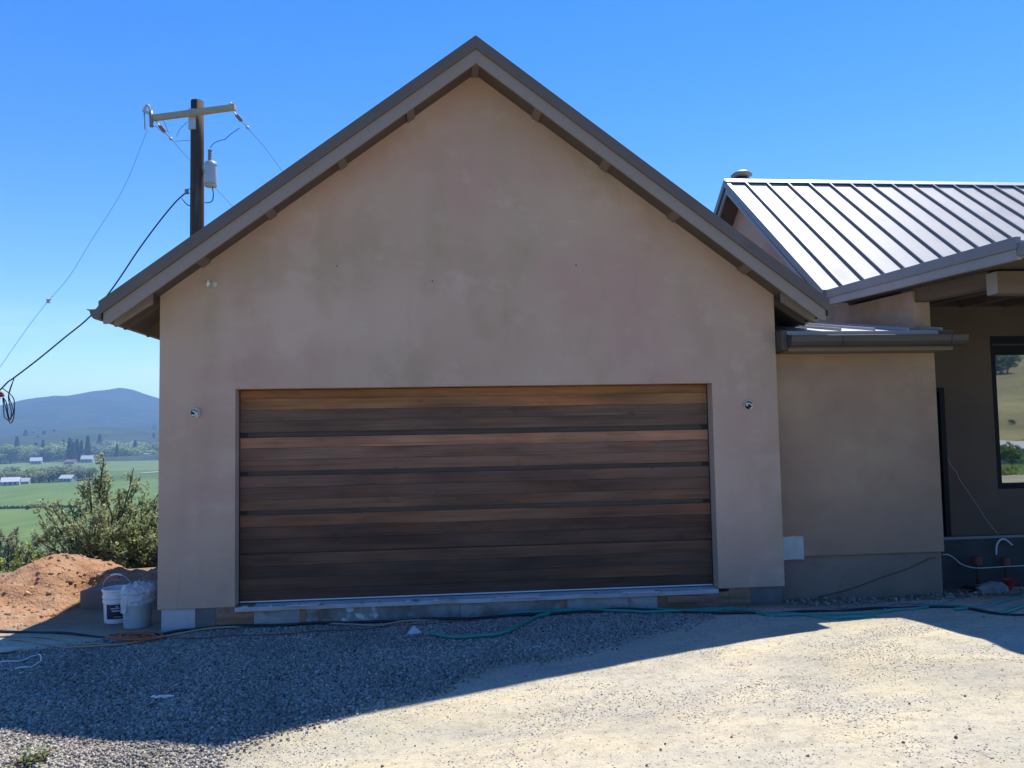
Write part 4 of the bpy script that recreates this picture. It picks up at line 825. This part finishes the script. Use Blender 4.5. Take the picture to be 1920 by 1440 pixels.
# far trees: a few shared crowns, each tree an object of its own
def far_tree_mesh(kind, seed):
    r = np.random.default_rng(seed); n = 520 if kind != 'conifer' else 420; P = []
    if kind == 'conifer':
        t = r.random(n)**.75; a = r.random(n)*6.283; rad = .17*(1-t)*np.sqrt(.25+.75*r.random(n))+.01; P = np.stack([rad*np.cos(a), rad*np.sin(a), .06+t*.94], 1)
    else:
        cs = np.concatenate([r.normal(0, .17, (7, 2)), r.uniform(.38, .78, (7, 1))], 1); k = r.integers(0, 7, n); d = r.normal(size=(n, 3)); d /= np.linalg.norm(d, axis=1)[:, None]
        P = cs[k]+d*(.24*(.5+.5*r.random((n, 1))**.5))*np.array([1.1, 1.1, .85]); P[:, 2] = np.clip(P[:, 2], .08, 1.05)
    s = .055; R1 = r.normal(size=(n, 3)); R2 = r.normal(size=(n, 3)); R1 /= np.linalg.norm(R1, axis=1)[:, None]; R2 = np.cross(R1, R2); R2 /= np.linalg.norm(R2, axis=1)[:, None]
    V = np.stack([P-R1*s, P+R2*s*.8, P+R1*s, P-R2*s*.8], 1).reshape(-1, 3); i = np.arange(n)*4
    F = np.stack([np.stack([i, i+1, i+2], 1), np.stack([i, i+2, i+3], 1)], 1).reshape(-1, 3)
    # trunk
    tv = []; tf = []; o0 = len(V)
    for z, rr in ((0, .03), (.5, .018)):
        for j in range(5): a = 6.283*j/5; tv.append((rr*math.cos(a), rr*math.sin(a), z))
    for j in range(5): tf += [(o0+j, o0+(j+1) % 5, o0+5+(j+1) % 5), (o0+j, o0+5+(j+1) % 5, o0+5+j)]
    cols = {'conifer': (.075, .105, .055), 'dark': (.17, .23, .08), 'light': (.36, .44, .13), 'grey': (.24, .28, .16)}[kind]
    cc = np.clip(np.array(cols)*r.normal(1, .22, (n, 1)), .01, .5); cc = np.concatenate([np.repeat(cc, 4, 0), np.tile([.06, .045, .03], (10, 1))]); cc = np.concatenate([cc, np.ones((len(cc), 1))], 1)
    o = npmesh('far_tree', np.concatenate([V, np.array(tv)]), np.concatenate([F, np.array(tf)]), LEAF, cols=cc); me = o.data; bpy.data.objects.remove(o); return me
FT = {k: [far_tree_mesh(k, s+11*len(k)) for s in range(3)] for k in ('conifer', 'dark', 'light', 'grey')}
FARM = [(68,868,'the pale two storey farmhouse'),(133,869,'the brown roofed farmhouse'),(164,866,'the white farmhouse'),(276,858,'the white roofed shed'),(250,856,'the small white cabin')]
STRIP = [(127,899,'the metal roofed barn'),(20,905,'the large white barn'),(46,903,'the small white hut')]
LAB = {'conifer': 'dark pointed conifer', 'dark': 'round mid green tree', 'light': 'round bright green tree', 'grey': 'round grey green tree'}
def far_tree(x, y, h, kind, label=None, group='trees in the valley', wide=1.0, px=None, strip=False, back=False):
    o = bpy.data.objects.new('conifer_tree' if kind == 'conifer' else 'valley_tree', random.choice(FT[kind])); col.objects.link(o)
    if label is None:
        nb = min(STRIP if strip else FARM, key=lambda q: abs(q[0]-px))
        label = LAB[kind]+(' behind ' if back else ' among the trees around ' if not strip else ' in the field strip near ')+nb[2]
    o.location = (x, y, gz(x, y)-.1); o.scale = (h*wide, h*wide, h); o.rotation_euler = (0, 0, random.uniform(0, 6.28)); tag(o, label, 'tree', group); return o
def on_valley(px, py): p = gp(px, py); return p
rt_ = random.Random(5)
for k in range(88):     # far tree line
    px = -30+k*(350/88)+rt_.uniform(-3, 3); py = 869-.036*px+rt_.uniform(-6, 1.5)
    p = on_valley(px, py); dist = (p-CV).length; kind = rt_.choice(['dark', 'light', 'light', 'dark', 'grey', 'light', 'conifer'])
    hpx = rt_.uniform(16, 30) if kind != 'conifer' else rt_.uniform(26, 38)
    far_tree(p.x, p.y, hpx*dist/FPX, kind, None, wide=rt_.uniform(1.2, 1.7) if kind != 'conifer' else 1.1, px=px)
for k in range(80):     # second, farther row, more conifers
    px = -30+k*(350/80)+rt_.uniform(-4, 4); py = 857-.036*px+rt_.uniform(-6, 2)
    p = on_valley(px, py); dist = (p-CV).length; kind = rt_.choice(['conifer', 'dark', 'dark', 'light', 'dark', 'conifer'])
    hpx = rt_.uniform(18, 30) if kind != 'conifer' else rt_.uniform(26, 40)
    far_tree(p.x, p.y, hpx*dist/FPX, kind, wide=rt_.uniform(1.2, 1.7) if kind != 'conifer' else 1.1, px=px, back=True)
for a, b, h in ((130,869,40),(137,869,34),(144,868,38),(152,868,36),(164,866,42),(80,866,34),(288,850,34)):
    p = on_valley(a, b); far_tree(p.x, p.y, h*(p-CV).length/FPX, 'conifer', wide=1.0, px=a)
for k in range(52):     # strip between the fields
    px = -10+k*3.7+rt_.uniform(-3, 3); py = 909-.06*px+rt_.uniform(-6, 1.5); p = on_valley(px, py); dist = (p-CV).length
    far_tree(p.x, p.y, rt_.uniform(12, 24)*dist/FPX, rt_.choice(['grey', 'dark', 'grey', 'light']), None, wide=rt_.uniform(1.2, 1.7), px=px, strip=True)
# farm buildings
WHW = mat('farm_white', (.42, .41, .38), .8); RFW = mat('farm_roof_white', (.55, .55, .55), .6); RFB = mat('farm_roof_brown', (.22, .13, .1), .8); WIN = mat('farm_window', (.03, .04, .05), .3)
def farmhouse(px, py, wpx, hpx, ang, label, roofm, name='farmhouse'):
    p = on_valley(px, py); d = (p-CV).length/FPX; w_ = wpx*d; h_ = hpx*d*.55; dp = w_*.55; rh = hpx*d*.45
    e = thing(name, label, 'farmhouse', (p.x, p.y, gz(p.x, p.y)), ang, 'farm buildings in the valley')
    MB().box((-w_/2, -dp/2, -1), (w_/2, dp/2, h_)).prism([(-w_/2+.05, -dp/2, h_), (-w_/2+.05, dp/2, h_), (-w_/2+.05, 0, h_+rh*.95)], (w_-.1, 0, 0)).build('wall', WHW, e)
    o_ = .4
    for s in (-1, 1): MB().prism([(-w_/2-o_, 0, h_+rh), (-w_/2-o_, s*(dp/2+o_), h_-rh*o_/(dp/2)), (-w_/2-o_, s*(dp/2+o_), h_-rh*o_/(dp/2)+.25), (-w_/2-o_, 0, h_+rh+.25)], (w_+2*o_, 0, 0)).build('roof', roofm, e)
    for k in (-1, 0, 1): MB().box((k*w_*.28-w_*.06, -dp/2-.05, h_*.35), (k*w_*.28+w_*.06, -dp/2+.02, h_*.8)).build('window', WIN, e)
    return e
farmhouse(68, 871, 16, 11, .3, 'pale two storey farmhouse among the far trees', RFW)
farmhouse(133, 871, 18, 8, -.2, 'brown roofed farmhouse at the far field edge', RFB)
farmhouse(164, 868, 18, 12, .1, 'white farmhouse half hidden by dark conifers', RFW)
farmhouse(276, 860, 15, 9, -.4, 'white roofed shed right of the far tree line', RFW)
farmhouse(250, 859, 14, 6, .2, 'small white cabin in the bright trees', RFW)
farmhouse(127, 903.5, 22, 11, -.25, 'pale metal roofed barn in the strip between fields', RFW)
farmhouse(20, 911, 24, 13, .35, 'large white barn at the left of the field strip', RFW)
farmhouse(46, 908.5, 14, 10, .2, 'small white hut beside the large barn', RFW)
# hedge line across the near field
pa, pb2 = on_valley(-60, 957), on_valley(150, 953); P = []; 
n = 2600; t = rng.random(n); hx = pa.x+(pb2.x-pa.x)*t+rng.normal(0, .25, n); hy = pa.y+(pb2.y-pa.y)*t+rng.normal(0, .25, n); zz_ = gzv(hx, hy)+rng.random(n)*1.1
V, F, cc = leaf_mesh(np.stack([hx, hy, zz_], 1), rng.normal(size=(n, 3)), .9, np.clip(np.array([[.03, .05, .02]])*rng.normal(1, .25, (n, 1)), .01, .4))
o = npmesh('hedge', V, F, LEAF, cols=cc); tag(o, 'thin dark hedge line crossing the near green field', 'hedge')
# vine rows: fields as sheets above the valley floor
VINE = mat('vine_rows', (.105, .17, .042), .9, spec=.1, var=[(.02, (.13, .19, .05), .4, .65, I3), (.12, (.07, .12, .03), .45, .7, (1, .12, 1), 6, 'MIX', .8), (.5, (.15, .19, .07), .5, .7, (1, .15, 1), 4, 'MIX', .6)])
VINE2 = mat('vine_rows_far', (.125, .18, .06), .9, spec=.1, var=[(.02, (.15, .20, .075), .4, .65, I3), (.1, (.09, .14, .04), .45, .7, (1, .25, 1), 5, 'MIX', .7)])
def field(px, material, lab):
    pts = [on_valley(a, b) for a, b in px]; V = []; F = []
    # refine each edge so that the sheet follows the ground
    n_ = 24; (A_, B_, C_, D_) = pts
    for i in range(n_+1):
        for j in range(n_+1):
            u_, v_ = i/n_, j/n_; p = (A_*(1-u_)+B_*u_)*(1-v_)+(D_*(1-u_)+C_*u_)*v_; V.append((p.x, p.y, gz(p.x, p.y)+.4*min(1, v_*5)-.15*max(0, 1-v_*5)))
    for i in range(n_):
        for j in range(n_): a = i*(n_+1)+j; F.append((a, a+n_+1, a+n_+2, a+1))
    o = npmesh('field', V, F, material, nv=4, smooth=True); o['kind'] = 'structure'; o['label'] = lab
field([(-200, 1030), (420, 1020), (420, 896), (-200, 915)], VINE, 'bright green vine field below the terrace')
field([(-200, 893), (420, 880), (420, 856), (-200, 876)], VINE2, 'pale green vine field below the far tree line')
p = on_valley(282, 887); q = on_valley(262, 889); MB_ = MB().prism([(q.x, q.y, q.z+.9), (p.x+8, p.y, p.z+.9), (p.x+8, p.y+14, p.z+.9), (q.x, q.y+8, q.z+.9)], (0, 0, .06)).build('farm_track', mat('track', (.55, .47, .36), .9)); MB_['kind'] = 'structure'

# ------------------------------------------------------------------ mountain and foothills
def ridge(name, px, Ycrest, y0, y1, base, material, amp, lab):
    c = [onY(a, b, Ycrest) for a, b in px]; cx = np.array([p.x for p in c]); cz_ = np.array([p.z for p in c])
    nx, ny = 170, 60; xs = np.linspace(cx[0], cx[-1], nx); ys = np.linspace(y0, y1, ny); V = []
    for i, xx in enumerate(xs):
        top = np.interp(xx, cx, cz_)+amp*.06*noise.noise((xx*.012, 0, 0))
        for yy in ys:
            t = (yy-y0)/(Ycrest-y0) if yy < Ycrest else (y1-yy)/(y1-Ycrest); t = max(0, min(1, t)); sp = noise.noise((xx*.0028, yy*.0016, 1))+.5*noise.noise((xx*.007, yy*.004, 7))+.25*noise.noise((xx*.02, yy*.012, 3))
            h = (t**.85)*(1-.30*(1-t)*1.2*(sp+.25)) ; V.append((xx, yy, base+(top-base)*h))
    idr = np.arange(nx*ny).reshape(nx, ny); F = np.stack([idr[:-1, :-1].ravel(), idr[1:, :-1].ravel(), idr[1:, 1:].ravel(), idr[:-1, 1:].ravel()], 1)
    o = npmesh(name, V, F, material, nv=4, smooth=True); o['kind'] = 'structure'; o['label'] = lab
FOREST = mat('forest_hill', (.03, .042, .022), .95, spec=.05, var=[(.006, (.05, .062, .03), .45, .65, I3, 6), (.03, (.018, .026, .014), .45, .7, I3, 6, 'MIX', .8), (.009, (.16, .14, .09), .66, .72, I3, 5, 'MIX', .7)], bump=[(.03, 1, 14, I3)])
FOOT = mat('foothill', (.04, .056, .028), .95, spec=.05, var=[(.012, (.065, .08, .038), .42, .62, I3, 6), (.05, (.025, .04, .018), .45, .7, I3, 6, 'MIX', .8), (.02, (.24, .21, .14), .66, .71, I3, 5, 'MIX', .8)], bump=[(.06, 1, 8, I3)])
ridge('mountain', [(-900,800),(-500,790),(-200,783),(0,768),(45,757),(105,741),(135,740),(180,733),(212,728),(230,725),(248,729),(270,738),(300,746),(380,765),(520,770),(760,790)], 3000, 1700, 4300, -30, FOREST, 60, 'blue hazy forested mountain rising beyond the valley')
ridge('foothill', [(-900,835),(-500,815),(-200,812),(0,817),(60,812),(120,806),(180,800),(240,803),(300,806),(420,812),(760,830)], 1650, 1050, 2100, -30, FOOT, 20, 'hazy green foothills below the mountain')

# ------------------------------------------------------------------ hillside behind the driveway (mirrored in the window)
for k in range(24):
    a = rt_.uniform(-.18, .22); dd = rt_.uniform(60, 120); x_, y_ = 12+dd*math.sin(.66+a), -12-dd*math.cos(.66+a)
    far_tree(x_, y_, rt_.uniform(1.6, 4.0), rt_.choice(['dark', 'grey', 'light']), 'round tree on the low meadow facing the house front', 'trees facing the house', 1.3)
for k in range(90):
    a = rt_.uniform(-.2, .25); dd = rt_.uniform(480, 760); x_, y_ = 12+dd*math.sin(.66+a), -12-dd*math.cos(.66+a)
    far_tree(x_, y_, rt_.uniform(8, 16), rt_.choice(['dark', 'dark', 'conifer']), 'dark tree high on the dry hill facing the house', 'trees on the facing hill', 1.6)
for k in range(40):
    a = rt_.uniform(-.2, .25); dd = rt_.uniform(150, 430); x_, y_ = 12+dd*math.sin(.66+a), -12-dd*math.cos(.66+a)
    far_tree(x_, y_, rt_.uniform(1.2, 3.0), rt_.choice(['grey', 'light']), 'low scrub bush on the dry slope facing the house', 'scrub on the facing slope', 1.9)
for k, (dd, a, w_) in enumerate(((98, .66, 9), (112, .72, 7), (105, .58, 6))):
    x_, y_ = 12+dd*math.sin(a), -12-dd*math.cos(a); e = thing('shed', ['long white shed on the meadow facing the house', 'small white shed beside trees on the facing meadow', 'white hut at the meadow edge facing the house'][k], 'shed', (x_, y_, gz(x_, y_)), a)
    MB().box((-w_/2, -2, -.5), (w_/2, 2, 2.4)).build('wall', WHW, e); MB().prism([(-w_/2-.3, -2.4, 2.4), (-w_/2-.3, 2.4, 2.4), (-w_/2-.3, 0, 3.5)], (w_+.6, 0, 0)).build('roof', RFW, e)

# ------------------------------------------------------------------ haze: the air between here and the mountain
hzm = bpy.data.materials.new('haze_air'); hzm.use_nodes = True; nt = hzm.node_tree; nt.nodes.remove(nt.nodes['Principled BSDF'])
pv = nt.nodes.new('ShaderNodeVolumePrincipled'); pv.inputs['Color'].default_value = (.36, .64, 1, 1); pv.inputs['Density'].default_value = 3.0e-4; pv.inputs['Anisotropy'].default_value = .1
nt.links.new(pv.outputs[0], nt.nodes['Material Output'].inputs['Volume'])
o = MB().box((-6100, -6100, float(Z.min())-1.5), (6100, 6100, max(float(Z.max()), 190)+6)).build('haze', hzm); o['kind'] = 'stuff'; o['label'] = 'thin blue haze filling the valley air'
print('tris', sum(len(o.data.loop_triangles) if o.data.loop_triangles else sum(len(p.vertices)-2 for p in o.data.polygons) for o in col.objects if o.type == 'MESH' and len(o.data.polygons) < 5000))
